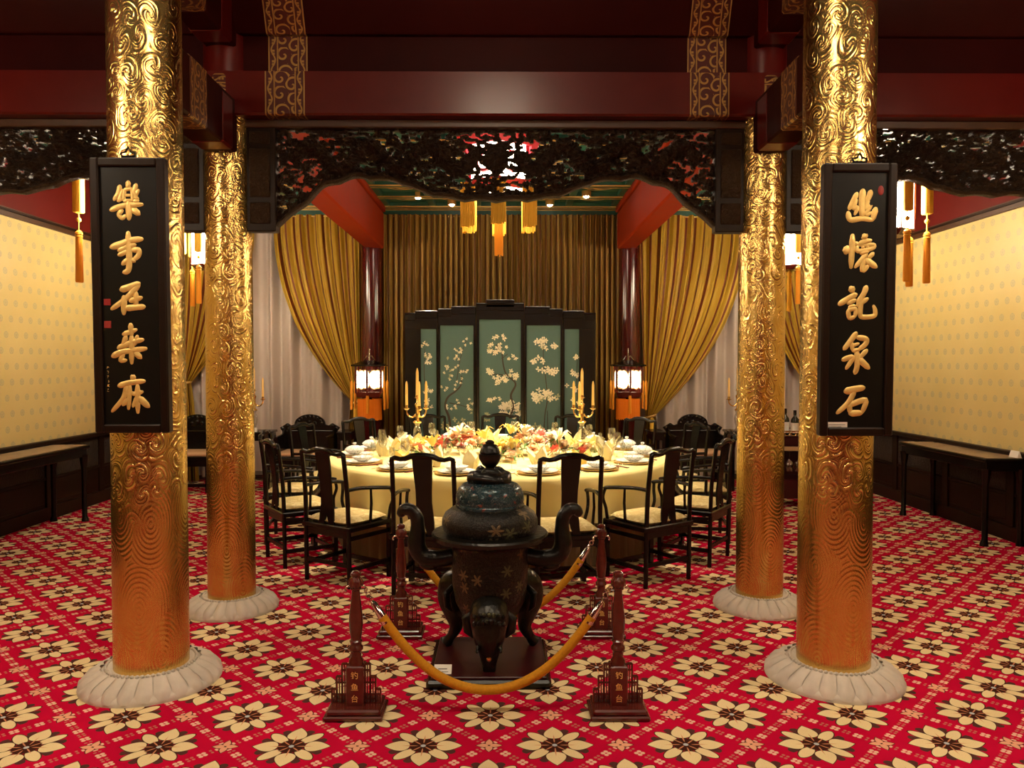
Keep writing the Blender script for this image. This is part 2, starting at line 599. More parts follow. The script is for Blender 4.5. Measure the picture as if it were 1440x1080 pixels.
def mat_ceiling_coffer():
    m = Mat('painted_coffer', rough=0.5)
    x, y, z = m.coords()
    c = 0.62
    a = (x + 31.0 * c + c / 2).mod(c) - c / 2; b = (y + 31 * c).mod(c) - c / 2
    r = (a * a + b * b).sqrt()
    ring = (0.012 - (r - 0.2).abs()).step(0.004).max((0.01 - (r - 0.1).abs()).step(0.004))
    sw = ((b.atan2(a) * 4.0 + r * 50.0).sin() - 0.4).step(0.3) * (0.19 - r).step(0.01)
    col = m.mix((0.21 - r).step(0.005), (0.01, 0.085, 0.06), (0.015, 0.05, 0.10))
    m.color(m.mix(ring.max(sw), col, (0.65, 0.40, 0.12)))
    return m.m

def mat_skin_stripes(name, a, b):
    m = Mat(name, a, 0.6, spec=0.2)
    x, y, z = m.coords()
    n = m.noise(1.0, 2, m.combine(x * 140.0, y * 140.0, z * 3.0))
    m.color(m.mix(n, a, b)); m.bump(n, 0.004, 0.8)
    return m.m

GOLDF = mat_gold_column('gilded_relief_front', 0.181, 0.095)
GOLDB = mat_gold_column('gilded_relief_back', 0.153, 0.088)
CARPET = mat_carpet()
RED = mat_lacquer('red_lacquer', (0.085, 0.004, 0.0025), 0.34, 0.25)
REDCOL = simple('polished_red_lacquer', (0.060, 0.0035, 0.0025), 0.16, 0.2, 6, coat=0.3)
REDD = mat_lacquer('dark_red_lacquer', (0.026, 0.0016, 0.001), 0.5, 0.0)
ORANGELIT = mat_lacquer('orange_lit_red', (0.24, 0.022, 0.005), 0.55, 0.0)  # red beams: the strong warm light on them is put into this colour
REDWALL = simple('red_wall_paint', (0.11, 0.005, 0.003), 0.55, 0.12, 3, spec=0.2)
BANDX = mat_band('x'); BANDY = mat_band('y'); BANDR = mat_band('r')
CARVED = mat_carved('carved_dark_wood', (0.036, 0.017, 0.007), 30, 0.012, 0.45)
DADO = mat_carved('carved_dado_wood', (0.020, 0.010, 0.0055), 17, 0.03, 0.30, 0.5)
WOODRAIL = simple('brown_rail_wood', (0.055, 0.022, 0.008), 0.4, 0.25, 12)
DARKWOOD = simple('dark_brown_wood', (0.014, 0.0055, 0.0025), 0.4, 0.3, 14, 0.001, spec=0.18)
BLACKWOOD = simple('black_lacquered_wood', (0.004, 0.0022, 0.0018), 0.25, 0.3, 25, 0.0006, spec=0.35)
PLAQUE = simple('black_plaque_lacquer', (0.004, 0.004, 0.0035), 0.3, 0.25, 18, 0.0008, spec=0.35)
MAHOG = simple('red_mahogany', (0.090, 0.011, 0.007), 0.22, 0.35, 30, 0.0008, coat=0.5)
MAHOGD = simple('dark_mahogany_slab', (0.035, 0.0025, 0.0045), 0.35, 0.2, 20, spec=0.35)
SILK = mat_silk_wall()
STONE = simple('pale_stone', (0.62, 0.55, 0.47), 0.75, 0.12, 18, 0.003)
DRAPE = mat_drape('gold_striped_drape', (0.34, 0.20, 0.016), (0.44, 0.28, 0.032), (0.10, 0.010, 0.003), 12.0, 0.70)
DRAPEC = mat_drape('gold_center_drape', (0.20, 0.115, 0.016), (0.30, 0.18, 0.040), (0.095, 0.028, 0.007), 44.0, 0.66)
SHEER = simple('sheer_voile', (0.50, 0.42, 0.36), 0.8, 0.06, 3)
TEAL = simple('teal_silk', (0.056, 0.125, 0.122), 0.55, 0.06, 30)
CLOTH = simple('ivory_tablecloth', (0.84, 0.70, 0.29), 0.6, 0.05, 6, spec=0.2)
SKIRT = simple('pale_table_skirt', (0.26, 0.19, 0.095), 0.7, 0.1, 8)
CUSHION = mat_cushion()
PEACH = simple('peach_seat_fabric', (0.55, 0.33, 0.18), 0.7, 0.12, 30)
PORC = mat_porcelain()
WHITEC = simple('white_china', (0.85, 0.82, 0.74), 0.18)
GOLDRIM = simple('gilt_rim', (0.75, 0.52, 0.20), 0.25, metal=0.9)
GOLDLET = simple('gold_leaf_letters', (0.88, 0.60, 0.19), 0.4, 0.15, 60, 0.001, metal=0.45)
BRASS = simple('polished_brass', (0.80, 0.55, 0.20), 0.22, metal=1.0)
CHROME = simple('chrome', (0.75, 0.74, 0.72), 0.12, metal=1.0)
ROPE = simple('gold_velvet_rope', (0.58, 0.26, 0.012), 0.65, 0.25, 90, 0.002, spec=0.2)
CLOISON = mat_cloisonne(); TEALEN = mat_teal_enamel()
BRONZE = simple('dark_bronze', (0.007, 0.0055, 0.004), 0.3, 0.4, 40, 0.004, metal=0.3)
CARD = simple('white_card', (0.80, 0.76, 0.68), 0.6)
INK = simple('grey_print', (0.12, 0.10, 0.09), 0.7)
SEAL = simple('red_seal', (0.30, 0.025, 0.02), 0.5)
TASSY = mat_skin_stripes('yellow_tassel_silk', (0.85, 0.46, 0.03), (1.0, 0.66, 0.10))
TASSO = mat_skin_stripes('orange_tassel_silk', (0.70, 0.24, 0.015), (0.85, 0.36, 0.03))
FRINGEO = mat_skin_stripes('orange_fringe', (0.72, 0.17, 0.008), (0.85, 0.26, 0.015))
WAX = simple('candle_wax', (0.85, 0.55, 0.16), 0.45)
GLASS = mat_glass()
NAPY = simple('yellow_napkin', (0.86, 0.66, 0.22), 0.7, 0.08, 20)
NAPC = simple('cream_napkin', (0.88, 0.80, 0.52), 0.7, 0.05, 20)
LEAF = simple('green_leaf', (0.10, 0.20, 0.04), 0.5, 0.3, 20)
BOTTLE = simple('dark_bottle_glass', (0.012, 0.014, 0.008), 0.08)
REDFOIL = simple('red_foil', (0.30, 0.02, 0.02), 0.35)
COFFER = mat_ceiling_coffer()
GREENP = simple('green_painted_beam', (0.012, 0.075, 0.052), 0.45, 0.2, 10)
GILT = simple('gilt_moulding', (0.70, 0.45, 0.14), 0.35, 0.2, 20, metal=0.7)
DARKCEIL = simple('dark_ceiling_paint', (0.010, 0.003, 0.002), 0.6, 0.2, 4)
BRANCH = simple('painted_branch', (0.030, 0.020, 0.012), 0.6)
BLOSSOM = simple('cream_blossom', (0.84, 0.79, 0.62), 0.6, 0.08, 60)
BLOSSOMG = simple('pale_green_leaf', (0.42, 0.44, 0.26), 0.6, 0.15, 60)
def glow(name, strength, col=(1.0, 0.84, 0.62)):
    return Mat(name, (0.8, 0.75, 0.65), 0.5, emit=col, estr=strength).m
PANE = glow('lit_lantern_pane', LANTERN_GLOW)
PANEF = glow('lit_front_pane', FRONT_GLOW, (1.0, 0.83, 0.60))
PANEM = glow('lit_middle_pane', CENTRE_GLOW, (1.0, 0.83, 0.60))
PANEC = glow('lit_chandelier_pane', CHANDELIER_GLOW)
PANEL_ = glow('lit_floor_lantern_pane', FLOORLAMP_GLOW, (1.0, 0.80, 0.55))
SPOTL = glow('downlight_lens', 40.0, (1.0, 0.92, 0.8))
PINKSILK = simple('crimson_lantern_silk', (0.50, 0.02, 0.045), 0.5)

# ================================================================== THE HALL
WX = 4.8          # side walls
YB = 11.05        # back wall
YC = 5.18         # row of back columns

mb = MB(); mb.box(-WX - 0.1, WX + 0.1, -3.1, YB + 0.1, -0.08, 0.0)
struct('floor', mb, CARPET, smooth=0)

def side_wall(side, s):
    mb = MB(); mb.box(min(s * WX, s * (WX + 0.15)), max(s * WX, s * (WX + 0.15)), -3.1, YB + 0.1, 0, 5.5)
    w = struct('wall_' + side, mb, REDWALL, smooth=0)
    def slab(name, d0, d1, y0, y1, z0, z1, mat, c=0.004):
        m = MB(); a, b = s * (WX - d0), s * (WX - d1)
        m.box(min(a, b), max(a, b), y0, y1, z0, z1, 0, c)
        return m.build(name, mat, w, 30)
    slab('silk_panel', -0.01, 0.012, -3.0, YB, 0.84, 3.09, SILK, 0)
    slab('cornice', -0.01, 0.045, -3.0, YB, 3.085, 3.17, WOODRAIL)
    slab('cornice_bead', -0.01, 0.06, -3.0, YB, 3.13, 3.155, DARKWOOD)
    slab('dado_back', -0.01, 0.02, -3.0, YB, 0.0, 0.84, DARKWOOD, 0)
    slab('dado_ledge', -0.01, 0.075, -3.0, YB, 0.80, 0.845, DARKWOOD, 0.008)
    slab('baseboard', -0.01, 0.045, -3.0, YB, 0.0, 0.14, DARKWOOD)
    y = 3.9
    while y < YB - 0.2:
        slab('dado_stile', 0.0, 0.042, y - 0.05, y + 0.05, 0.13, 0.81, DARKWOOD)
        y1 = min(y + 1.06, YB)
        slab('carved_panel', 0.0, 0.034, y + 0.07, y1 - 0.07, 0.46, 0.76, DADO)
        slab('plain_panel', 0.0, 0.028, y + 0.07, y1 - 0.07, 0.18, 0.42, DARKWOOD)
        slab('dado_rail', 0.0, 0.036, y + 0.05, y1 - 0.05, 0.425, 0.455, DARKWOOD)
        y += 1.06
    return w
side_wall('left', -1); side_wall('right', 1)
mb = MB(); mb.box(-WX - 0.1, WX + 0.1, YB, YB + 0.12, 0, 5.5); struct('wall_back', mb, simple('mauve_wall', (0.22, 0.13, 0.11), 0.7), smooth=0)
mb = MB(); mb.box(-WX - 0.1, WX + 0.1, -3.12, -3.0, 0, 5.5); struct('wall_front', mb, REDWALL, smooth=0)
mb = MB(); mb.box(-WX - 0.1, WX + 0.1, -3.1, YC + 0.1, 5.4, 5.5); struct('ceiling_front', mb, DARKCEIL, smooth=0)
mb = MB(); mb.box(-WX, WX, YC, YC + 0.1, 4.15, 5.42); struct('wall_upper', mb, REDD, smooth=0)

ZI = 3.86
mb = MB(); mb.box(-WX, WX, YC + 0.1, YB + 0.05, ZI, ZI + 0.06)
ceil = struct('ceiling', mb, COFFER, smooth=0)
c = 0.62
k = 0
y = YC + 0.12 + 0.33
while y < YB - 0.1:
    m = MB(); m.box(-WX, WX, y - 0.05, y + 0.05, ZI - 0.065, ZI + 0.01, 0, 0.006)
    r = m.build('ceiling_rib', GREENP, ceil, 30)
    m = MB(); m.box(-WX, WX, y - 0.056, y - 0.044, ZI - 0.072, ZI - 0.055); m.box(-WX, WX, y + 0.044, y + 0.056, ZI - 0.072, ZI - 0.055)
    tag(m.build('gilt_strip', GILT, r, 0), kind='stuff')
    y += c
for i in range(-7, 8):
    x = i * c + c / 2
    if abs(x) > WX - 0.1: continue
    m = MB(); m.box(x - 0.045, x + 0.045, YC + 0.12, YB, ZI - 0.055, ZI + 0.01, 0, 0.006)
    m.build('ceiling_rib', GREENP, ceil, 30)
# rear cornice
m = MB(); m.box(-WX, WX, YB - 0.30, YB, 3.70, 3.795, 0, 0.008); rc = struct('trim_1', m, GREENP)
m = MB(); m.box(-WX, WX, YB - 0.31, YB - 0.29, 3.694, 3.71); m.build('gilt_moulding', GILT, rc, 0)
m = MB(); m.box(-WX, WX, YB - 0.31, YB - 0.29, 3.785, 3.80); m.build('gilt_moulding', GILT, rc, 0)

# ------------------------------------------------------------------ columns
petal = MB()
def petal_mesh(R0, R1, h, n):
    """one lotus petal of the stone base, lying on the sloping collar"""
    p = MB(); w = PI / n * 0.94
    rows = [(R1 * 1.0, 0.0, 1.0), (R1 * 0.985, h * 0.22, 1.0), (R1 * 0.90, h * 0.55, 1.0), (R0 * 1.05, h * 0.93, 1.0)]
    vs = []
    for r, z, ww in rows:
        for t in (-1, -0.55, 0, 0.55, 1):
            bul = 0.012 * (1 - t * t)
            a = t * w * ww
            vs.append(((r + bul) * math.cos(a), (r + bul) * math.sin(a), z + bul * 0.6))
    fs = [(j * 5 + i, j * 5 + i + 1, (j + 1) * 5 + i + 1, (j + 1) * 5 + i) for j in range(3) for i in range(4)]
    return p.add(vs, fs)

def gold_column(X, Y, R, RP, mat, label, h=0.095, top=3.27, collar=True):
    t = thing('gilded_column', label, 'column', (X, Y, 0))
    m = MB(); n = 96
    m.lathe([(R * 1.01, h - 0.03), (R * 1.01, 0.5), (R, 1.4), (R * 0.985, 2.6), (R * 0.975, top)], n)
    m.build('shaft', mat, t, 60)
    if collar:
        m = MB(); m.lathe([(R * 0.976, top), (R * 0.976, 4.2)], 64); m.build('upper_shaft', RED, t, 60)
        m = MB(); m.lathe([(R * 0.99, 0), (R * 1.02, 0.012), (R * 1.02, 0.248), (R * 0.99, 0.26)], 64)
        m.v = [(x, y, z - 0.13) for x, y, z in m.v]
        m.build('painted_collar', BANDR, t, 60, loc=(0, 0, top + 0.13))
    m = MB(); m.lathe([(RP, 0.0), (RP, 0.014), (RP * 0.97, 0.03), (R * 1.2, h), (R * 1.12, h + 0.004), (R * 0.95, h - 0.01)], 72)
    pl = m.build('plinth', STONE, t, 40)
    n = 24
    me = petal_mesh(R * 1.22, RP * 0.975, h, n).mesh('petal', STONE, 50)
    for i in range(n):
        put('petal', me, pl, (0, 0, 0.006), (0, 0, 2 * PI * i / n + 0.05))
    m = MB()
    for i in range(56):
        a = 2 * PI * i / 56
        m.ball((R * 1.19 * math.cos(a), R * 1.19 * math.sin(a), h + 0.002), 0.011, 6, 4)
    tag(m.build('bead_ring', STONE, pl, 60), kind='stuff')
    return t
CX = 1.79
gold_column(-CX, 4.0, 0.181, 0.345, GOLDF, 'tall gilded relief column carrying the black plaque with the two red seals', top=4.2, collar=False)
gold_column(CX, 4.0, 0.181, 0.345, GOLDF, 'tall gilded relief column carrying the black plaque with the white caption card', top=4.2, collar=False)
gold_column(-CX, YC, 0.153, 0.302, GOLDB, 'slimmer gilded column standing behind the red-seal plaque column')
gold_column(CX, YC, 0.153, 0.302, GOLDB, 'slimmer gilded column between the dining chairs and the white-card plaque column')
for s, lab in ((-1, 'glossy red lacquer rear column between centre curtain and striped drape, on the red-seal plaque side'), (1, 'glossy red lacquer rear column between centre curtain and striped drape, on the wine trolley side')):
    t = thing('red_column', lab, 'column', (s * 1.775, 10.62, 0))
    m = MB(); m.lathe([(0.145, 0.0), (0.145, 3.3), (0.14, ZI)], 48); m.build('shaft', REDCOL, t, 60)
    m = MB(); m.lathe([(0.2, 0.0), (0.2, 0.03), (0.16, 0.08)], 48); m.build('plinth', STONE, t)

# ------------------------------------------------------------------ beams
def cross_beam(name, label, y0, y1, z0, z1, mat, bands=True, slant=0.0, grp=None):
    t = thing(name, label, 'beam', (0, y0, z0))
    m = MB(); h = z1 - z0; d = y1 - y0
    prof = [(0.0 + 0, 0.012), (0.012, 0.0), (d, 0.0), (d, h), (-slant, h)]
    vs = []; n = len(prof)
    for x in (-WX - 0.05, WX + 0.05):
        vs += [(x, a, b) for a, b in prof]
    fs = [tuple(range(n - 1, -1, -1)), tuple(range(n, 2 * n))] + [(i, (i + 1) % n, n + (i + 1) % n, n + i) for i in range(n)]
    m.add(vs, fs); m.build('beam_body', mat, t, 30)
    if bands:
        for x in (-1.365, 1.39):
            m = MB(); w = 0.128; e = 0.004
            pr = [(-e, 0.006), (0.008, -e), (d * 0.6, -e), (d * 0.6, 0.004), (0.006, h * 0.5), (-slant - e, h - 0.003)]
            n = len(pr)
            vs = [(xx, a, b) for xx in (-w, w) for a, b in pr]
            fs = [tuple(range(n - 1, -1, -1)), tuple(range(n, 2 * n))] + [(i, (i + 1) % n, n + (i + 1) % n, n + i) for i in range(n)]
            m.add(vs, fs); m.build('gold_scroll_band', BANDX, t, 30, loc=(x, 0, 0))
    return t
cross_beam('lintel_beam', 'bright red lacquer lintel beam directly above the carved fretwork', 5.03, 5.32, 3.265, 3.545, RED)
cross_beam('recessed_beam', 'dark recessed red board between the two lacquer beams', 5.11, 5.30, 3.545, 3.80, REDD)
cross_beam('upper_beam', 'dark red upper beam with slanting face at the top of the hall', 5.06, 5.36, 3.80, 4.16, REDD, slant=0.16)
for s in (-1, 1):
    x = s * CX
    for z0, z1, nm in ((3.03, 3.37, 'lower'), (3.71, 4.12, 'upper')):
        side = 'red-seal' if s < 0 else 'white-card'
        t = thing('tie_beam', 'dark red %s tie beam joining the two gilded columns on the %s plaque side' % (nm, side), 'beam', (x, 4.0, z0))
        m = MB(); m.box(-0.1, 0.1, 0.0, 1.1, 0, z1 - z0, 0, 0.012); m.build('beam_body', REDD, t, 30)
        m = MB(); h = z1 - z0
        m.box(-0.104, 0.104, -0.128, 0.128, -0.004, h + 0.004, 0, 0.012)
        m.build('gold_scroll_band', BANDY, t, 30, loc=(0, 0.44, 0))
        m = MB(); m.box(-0.104, 0.104, 0.80, 0.99, -0.004, h * 0.94, 0, 0.012); m.build('end_bracket', RED, t, 30)
for s, side in ((-1, 'red-seal plaque'), (1, 'wine trolley')):
    t = thing('ridge_beam', 'red beam coloured orange-lit running back to the rear column on the %s side' % side, 'beam', (s * 1.73, YC + 0.1, 3.23))
    m = MB(); m.box(-0.13, 0.13, 0, 5.32, 0, 0.5, 0, 0.02); m.build('beam_body', ORANGELIT, t, 30)
    m = MB(); m.box(-0.155, 0.155, 0, 5.32, 0.5, 0.58, 0, 0.01); m.build('beam_cap', ORANGELIT, t, 30)

# ------------------------------------------------------------------ carved fretwork
_perm = RNG.permutation(512)
def vnoise(x, y, seed=0):
    x = np.asarray(x, float); y = np.asarray(y, float)
    xi = np.floor(x).astype(int); yi = np.floor(y).astype(int)
    fx = x - xi; fy = y - yi
    fx = fx * fx * (3 - 2 * fx); fy = fy * fy * (3 - 2 * fy)
    def h(a, b): return _perm[(_perm[(a + seed * 37) % 512] + b) % 512] / 511.0
    return (h(xi, yi) * (1 - fx) + h(xi + 1, yi) * fx) * (1 - fy) + (h(xi, yi + 1) * (1 - fx) + h(xi + 1, yi + 1) * fx) * fy

def fret_mesh(x0, x1, ztop, low_x, low_z, dragons, pearl, hole_fn, step=0.0085, seed=1):
    nx = int((x1 - x0) / step); nz = 66
    xs = np.linspace(x0, x1, nx + 1); ts = np.linspace(0, 1, nz + 1)
    low = np.interp(xs, low_x, low_z)
    ker = np.hanning(15); ker /= ker.sum()
    low = np.convolve(np.pad(low, 7, mode='edge'), ker, mode='valid')
    low = low + 0.014 * np.abs(np.sin((xs - pearl[0]) * PI / 0.21))
    Xg, Tg = np.meshgrid(xs, ts)            # rows: t
    Zg = low[None, :] + Tg * (ztop - low[None, :])
    wx = Xg + 0.05 * (vnoise(Xg * 7, Zg * 7, seed) - 0.5); wz = Zg + 0.05 * (vnoise(Xg * 7 + 9, Zg * 7, seed + 1) - 0.5)
    n1 = vnoise(wx * 26, wz * 34, seed + 2); n2 = vnoise(wx * 55, wz * 60, seed + 3)
    swirl = np.sin(n1 * 16 + n2 * 4)
    rel = 0.014 * swirl + 0.010 * (n2 - 0.5)
    body = np.full(Xg.shape, 9.0)
    for pts in dragons:
        px = np.array([p[0] for p in pts]); pz = np.array([p[1] for p in pts])
        tt = np.linspace(0, len(pts) - 1, 120)
        cx = np.interp(tt, range(len(pts)), px); cz = np.interp(tt, range(len(pts)), pz)
        for a, b in zip(cx, cz):
            body = np.minimum(body, np.hypot(Xg - a, Zg - b))
    bw = 0.042
    bd = np.clip(1 - body / bw, 0, 1)
    rel = rel + 0.045 * np.sqrt(bd) + 0.006 * np.sin((Xg + Zg) * 260) * (bd > 0)
    pr = np.hypot(Xg - pearl[0], Zg - pearl[1])
    pd = np.clip(1 - pr / 0.075, 0, 1); rel = rel + 0.05 * np.sqrt(pd)
    edge = (Zg - low[None, :])
    mould = (edge < 0.03)
    rel = np.where(mould, 0.018 + 0.010 * np.sin(edge / 0.03 * PI), rel + 0.02 * np.exp(-((edge - 0.075 - 0.02 * np.abs(np.sin((Xg - pearl[0]) * PI / 0.21))) / 0.012) ** 2))
    Zc = (Zg[:-1, :-1] + Zg[1:, 1:]) / 2; Xc = (Xg[:-1, :-1] + Xg[1:, 1:]) / 2; Tc = (Tg[:-1, :-1] + Tg[1:, 1:]) / 2
    hn = vnoise(Xc * 38 + 3.1 + 0.6 * np.sin(Zc * 40), Zc * 60, seed + 5)
    bodyc = (body[:-1, :-1] + body[1:, 1:]) / 2
    prc = (pr[:-1, :-1] + pr[1:, 1:]) / 2
    thr = hole_fn(Xc, Zc)
    edc = (edge[:-1, :-1] + edge[1:, 1:]) / 2
    hole = (hn > thr) & (bodyc > 0.045) & (prc > 0.085) & (edc > 0.06) & (ztop - Zc > 0.012)
    solid = ~hole
    N = (nx + 1) * (nz + 1)
    front = np.stack([Xg, -rel, Zg], -1).reshape(-1, 3); back = np.stack([Xg, np.full(Xg.shape, 0.035) + rel * 0.3, Zg], -1).reshape(-1, 3)
    V = np.concatenate([front, back])
    idx = np.arange(N).reshape(nz + 1, nx + 1)
    j, i = np.nonzero(solid)
    a = idx[j, i]; b = idx[j, i + 1]; c_ = idx[j + 1, i + 1]; d = idx[j + 1, i]
    F = [np.stack([a, b, c_, d], 1), np.stack([d + N, c_ + N, b + N, a + N], 1)]
    S = np.pad(solid, 1, constant_values=False)
    def wall(mask, p, q):
        jj, ii = np.nonzero(mask); p = p(jj, ii); q = q(jj, ii)
        F.append(np.stack([p, p + N, q + N, q], 1))
    sc = S[1:-1, 1:-1]
    wall(sc & ~S[:-2, 1:-1], lambda j, i: idx[j, i], lambda j, i: idx[j, i + 1])
    wall(sc & ~S[2:, 1:-1], lambda j, i: idx[j + 1, i + 1], lambda j, i: idx[j + 1, i])
    wall(sc & ~S[1:-1, :-2], lambda j, i: idx[j + 1, i], lambda j, i: idx[j, i])
    wall(sc & ~S[1:-1, 2:], lambda j, i: idx[j, i + 1], lambda j, i: idx[j + 1, i + 1])
    F = np.concatenate(F)
    me = bpy.data.meshes.new('fretwork')
    me.vertices.add(len(V)); me.vertices.foreach_set('co', V.ravel())
    me.loops.add(F.size); me.loops.foreach_set('vertex_index', F.ravel().astype(np.int32))
    me.polygons.add(len(F)); me.polygons.foreach_set('loop_start', np.arange(0, F.size, 4, dtype=np.int32))
    me.polygons.foreach_set('loop_total', np.full(len(F), 4, dtype=np.int32))
    me.update(calc_edges=True); me.validate()
    me.polygons.foreach_set('use_smooth', np.ones(len(me.polygons), dtype=bool))
    me.set_sharp_from_angle(angle=math.radians(60))
    me.materials.append(CARVED)
    return me

def post(parent, x0, x1, z0, z1):
    m = MB(); m.box(x0, x1, -0.04, 0.05, z0, z1, 0, 0.006)
    p = m.build('end_post', DARKWOOD, parent, 30)
    xi0, xi1 = x0 + 0.035, x1 - 0.035
    for a, b in ((z0 + 0.05, z0 + 0.19), (z0 + 0.225, z1 - 0.14), (z1 - 0.11, z1 - 0.03)):
        m = MB(); m.box(xi0, xi1, -0.052, -0.035, a, b, 0, 0.006); m.build('carved_inset', CARVED, p, 30)

def wave(x0, x1, zc, amp, n, ph=0.0):
    return [(x0 + (x1 - x0) * i / (n * 6), zc + amp * math.sin(ph + 2 * PI * i / 6)) for i in range(n * 6 + 1)]

t = thing('carved_fretwork', 'wide dark wood openwork with twin dragons and central pearl over the dining room opening', 'carving', (0, YC - 0.01, 0))
hx = [0, .275, .466, .656, .94, 1.154, 1.274, 1.41, 1.47]; hz = [2.732, 2.741, 2.778, 2.858, 2.886, 2.824, 2.706, 2.60, 2.55]
lx = [-a for a in hx[::-1]][:-1] + hx; lz = hz[::-1][:-1] + hz
dr = [wave(-1.34, -0.16, 3.03, 0.085, 3), wave(0.16, 1.34, 3.03, -0.085, 3)]
me = fret_mesh(-1.475, 1.475, 3.215, lx, lz, dr, (0.0, 3.02),
               lambda x, z: 0.625 - 0.09 * np.exp(-(x / 0.34) ** 2) - 0.07 * np.exp(-((np.abs(x) - 1.32) / 0.16) ** 2), seed=1)
put('openwork_panel', me, t)
m = MB(); m.box(-1.66, 1.66, -0.05, 0.05, 3.213, 3.264, 0, 0.006); m.build('top_rail', WOODRAIL, t, 30)
post(t, -1.665, -1.46, 2.53, 3.215); post(t, 1.46, 1.665, 2.53, 3.215)
for s, side in ((-1, 'red-seal plaque'), (1, 'white-card plaque')):
    t = thing('carved_fretwork', 'dark wood openwork over the side bay beyond the %s' % side, 'carving', (s * 3.36, YC - 0.01, 0))
    hx = [0, .28, .6, .85, 1.05, 1.2, 1.45]; hz = [2.77, 2.785, 2.885, 2.86, 2.73, 2.58, 2.5]
    lx = [-a for a in hx[::-1]][:-1] + hx; lz = hz[::-1][:-1] + hz
    dr = [wave(-1.1, -0.14, 3.04, 0.07, 2), wave(0.14, 1.1, 3.04, -0.07, 2)]
    me = fret_mesh(-1.24, 1.24, 3.215, lx, lz, dr, (0.0, 3.03), lambda x, z: 0.73 - 0.06 * (z > 3.1), seed=4 + s)
    put('openwork_panel', me, t)
    m = MB(); m.box(-1.43, 1.43, -0.05, 0.05, 3.213, 3.264, 0, 0.006); m.build('top_rail', WOODRAIL, t, 30)
    post(t, -1.43, -1.23, 2.53, 3.215); post(t, 1.23, 1.43, 2.53, 3.215)

# ------------------------------------------------------------------ curtains
def sheet(name, mat, fn, nu, nv, label, cat, parent=None, thick=0.0):
    m = MB(); vs = []; uv = []
    for j in range(nv + 1):
        v = j / nv
        for i in range(nu + 1):
            u = i / nu
            vs.append(fn(u, v)); uv.append((u, v))
    fs = [(j * (nu + 1) + i, j * (nu + 1) + i + 1, (j + 1) * (nu + 1) + i + 1, (j + 1) * (nu + 1) + i) for j in range(nv) for i in range(nu)]
    m.add(vs, fs)
    o = m.build(name, mat, parent, 180, uv=uv)
    if label: tag(o, label, cat)
    return o

def folds(u, n, seed):
    return math.sin(2 * PI * n * u + 1.3 * math.sin(2 * PI * 3 * u + seed)) + 0.35 * math.sin(2 * PI * n * 2.3 * u + seed * 2)

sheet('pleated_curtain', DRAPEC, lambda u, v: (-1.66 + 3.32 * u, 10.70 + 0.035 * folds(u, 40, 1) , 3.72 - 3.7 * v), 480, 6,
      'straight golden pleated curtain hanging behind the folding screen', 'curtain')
sheet('sheer_curtain', SHEER, lambda u, v: (-4.78 + 2.9 * u, 10.92 + 0.075 * folds(u, 9, 2), 3.72 - 3.66 * v), 260, 4,
      'pale sheer curtain behind the carved armchairs on the red-seal plaque side', 'curtain')
sheet('sheer_curtain', SHEER, lambda u, v: (1.88 + 2.9 * u, 10.92 + 0.075 * folds(u, 9, 5), 3.72 - 3.66 * v), 260, 4,
      'pale sheer curtain behind the carved armchair on the wine trolley side', 'curtain')

def swag(xa, xb, xt, zt, wt, y, label, seed, tassel=None, p=2.2):
    """drape hung from xa (fixed edge) to xb (free edge), pulled back to xt at height zt"""
    t = thing('tied_drape', label, 'curtain', (xt, y, 0))
    Z0 = 3.72
    k = 0.80
    def f(u, v):
        if v < k:
            w = v / k
            z = Z0 + (zt - Z0) * w
            g = w ** (1.25 + (p - 1.25) * u)
            x_top = xa + (xb - xa) * u
            x_tie = xt + (xb - xa) / abs(xb - xa) * wt * (u - 0.5)
            x = x_top + (x_tie - x_top) * g
            z -= 0.10 * math.sin(PI * w) * u * 0.5
            a = 0.034 * (1 - 0.5 * g)
        else:
            w = (v - k) / (1 - k)
            z = zt * (1 - w) + 0.02 * w
            wd = wt * (1 + 1.4 * math.sqrt(w))
            x = xt + (xb - xa) / abs(xb - xa) * wd * (u - 0.5)
            a = 0.028 + 0.02 * w
        return (x - xt, a * folds(u, 8, seed) - 0.05, z)
    sheet('drape_cloth', DRAPE, f, 200, 44, None, None, t)
    m = MB(); pts = [(math.cos(a) * wt * 0.62, math.sin(a) * 0.075 - 0.05, zt + 0.02 * math.cos(a)) for a in [2 * PI * i / 20 for i in range(20)]]
    m.tube(pts, 0.016, 6, closed=True); m.build('tie_cord', GILT, t, 60)
    m = MB(); m.lathe([(0.0, -0.26), (0.035, -0.25), (0.028, -0.06), (0.02, -0.04), (0.03, -0.02), (0.0, 0.0)], 12, (wt * 0.1, -0.14, zt - 0.01))
    m.build('tie_tassel', tassel or TASSY, t, 60)
    return t
swag(-1.93, -3.16, -2.02, 1.12, 0.12, 10.78, 'gold striped drape swept back to the red column, on the red-seal plaque side', 1)
swag(-4.74, -3.42, -4.40, 1.38, 0.14, 10.78, 'gold striped drape swept back to the side wall, on the red-seal plaque side', 2, LEAF)
swag(1.93, 3.45, 2.09, 0.92, 0.13, 10.78, 'gold striped drape swept back to the red column, on the wine trolley side', 3)
swag(4.74, 3.50, 4.40, 1.30, 0.14, 10.78, 'gold striped drape swept back to the side wall, on the wine trolley side', 4)

# ================================================================== LANTERNS
def hexring(r, z, ph=0.0):
    return [(r * math.cos(ph + PI / 3 * i), r * math.sin(ph + PI / 3 * i), z) for i in range(6)]

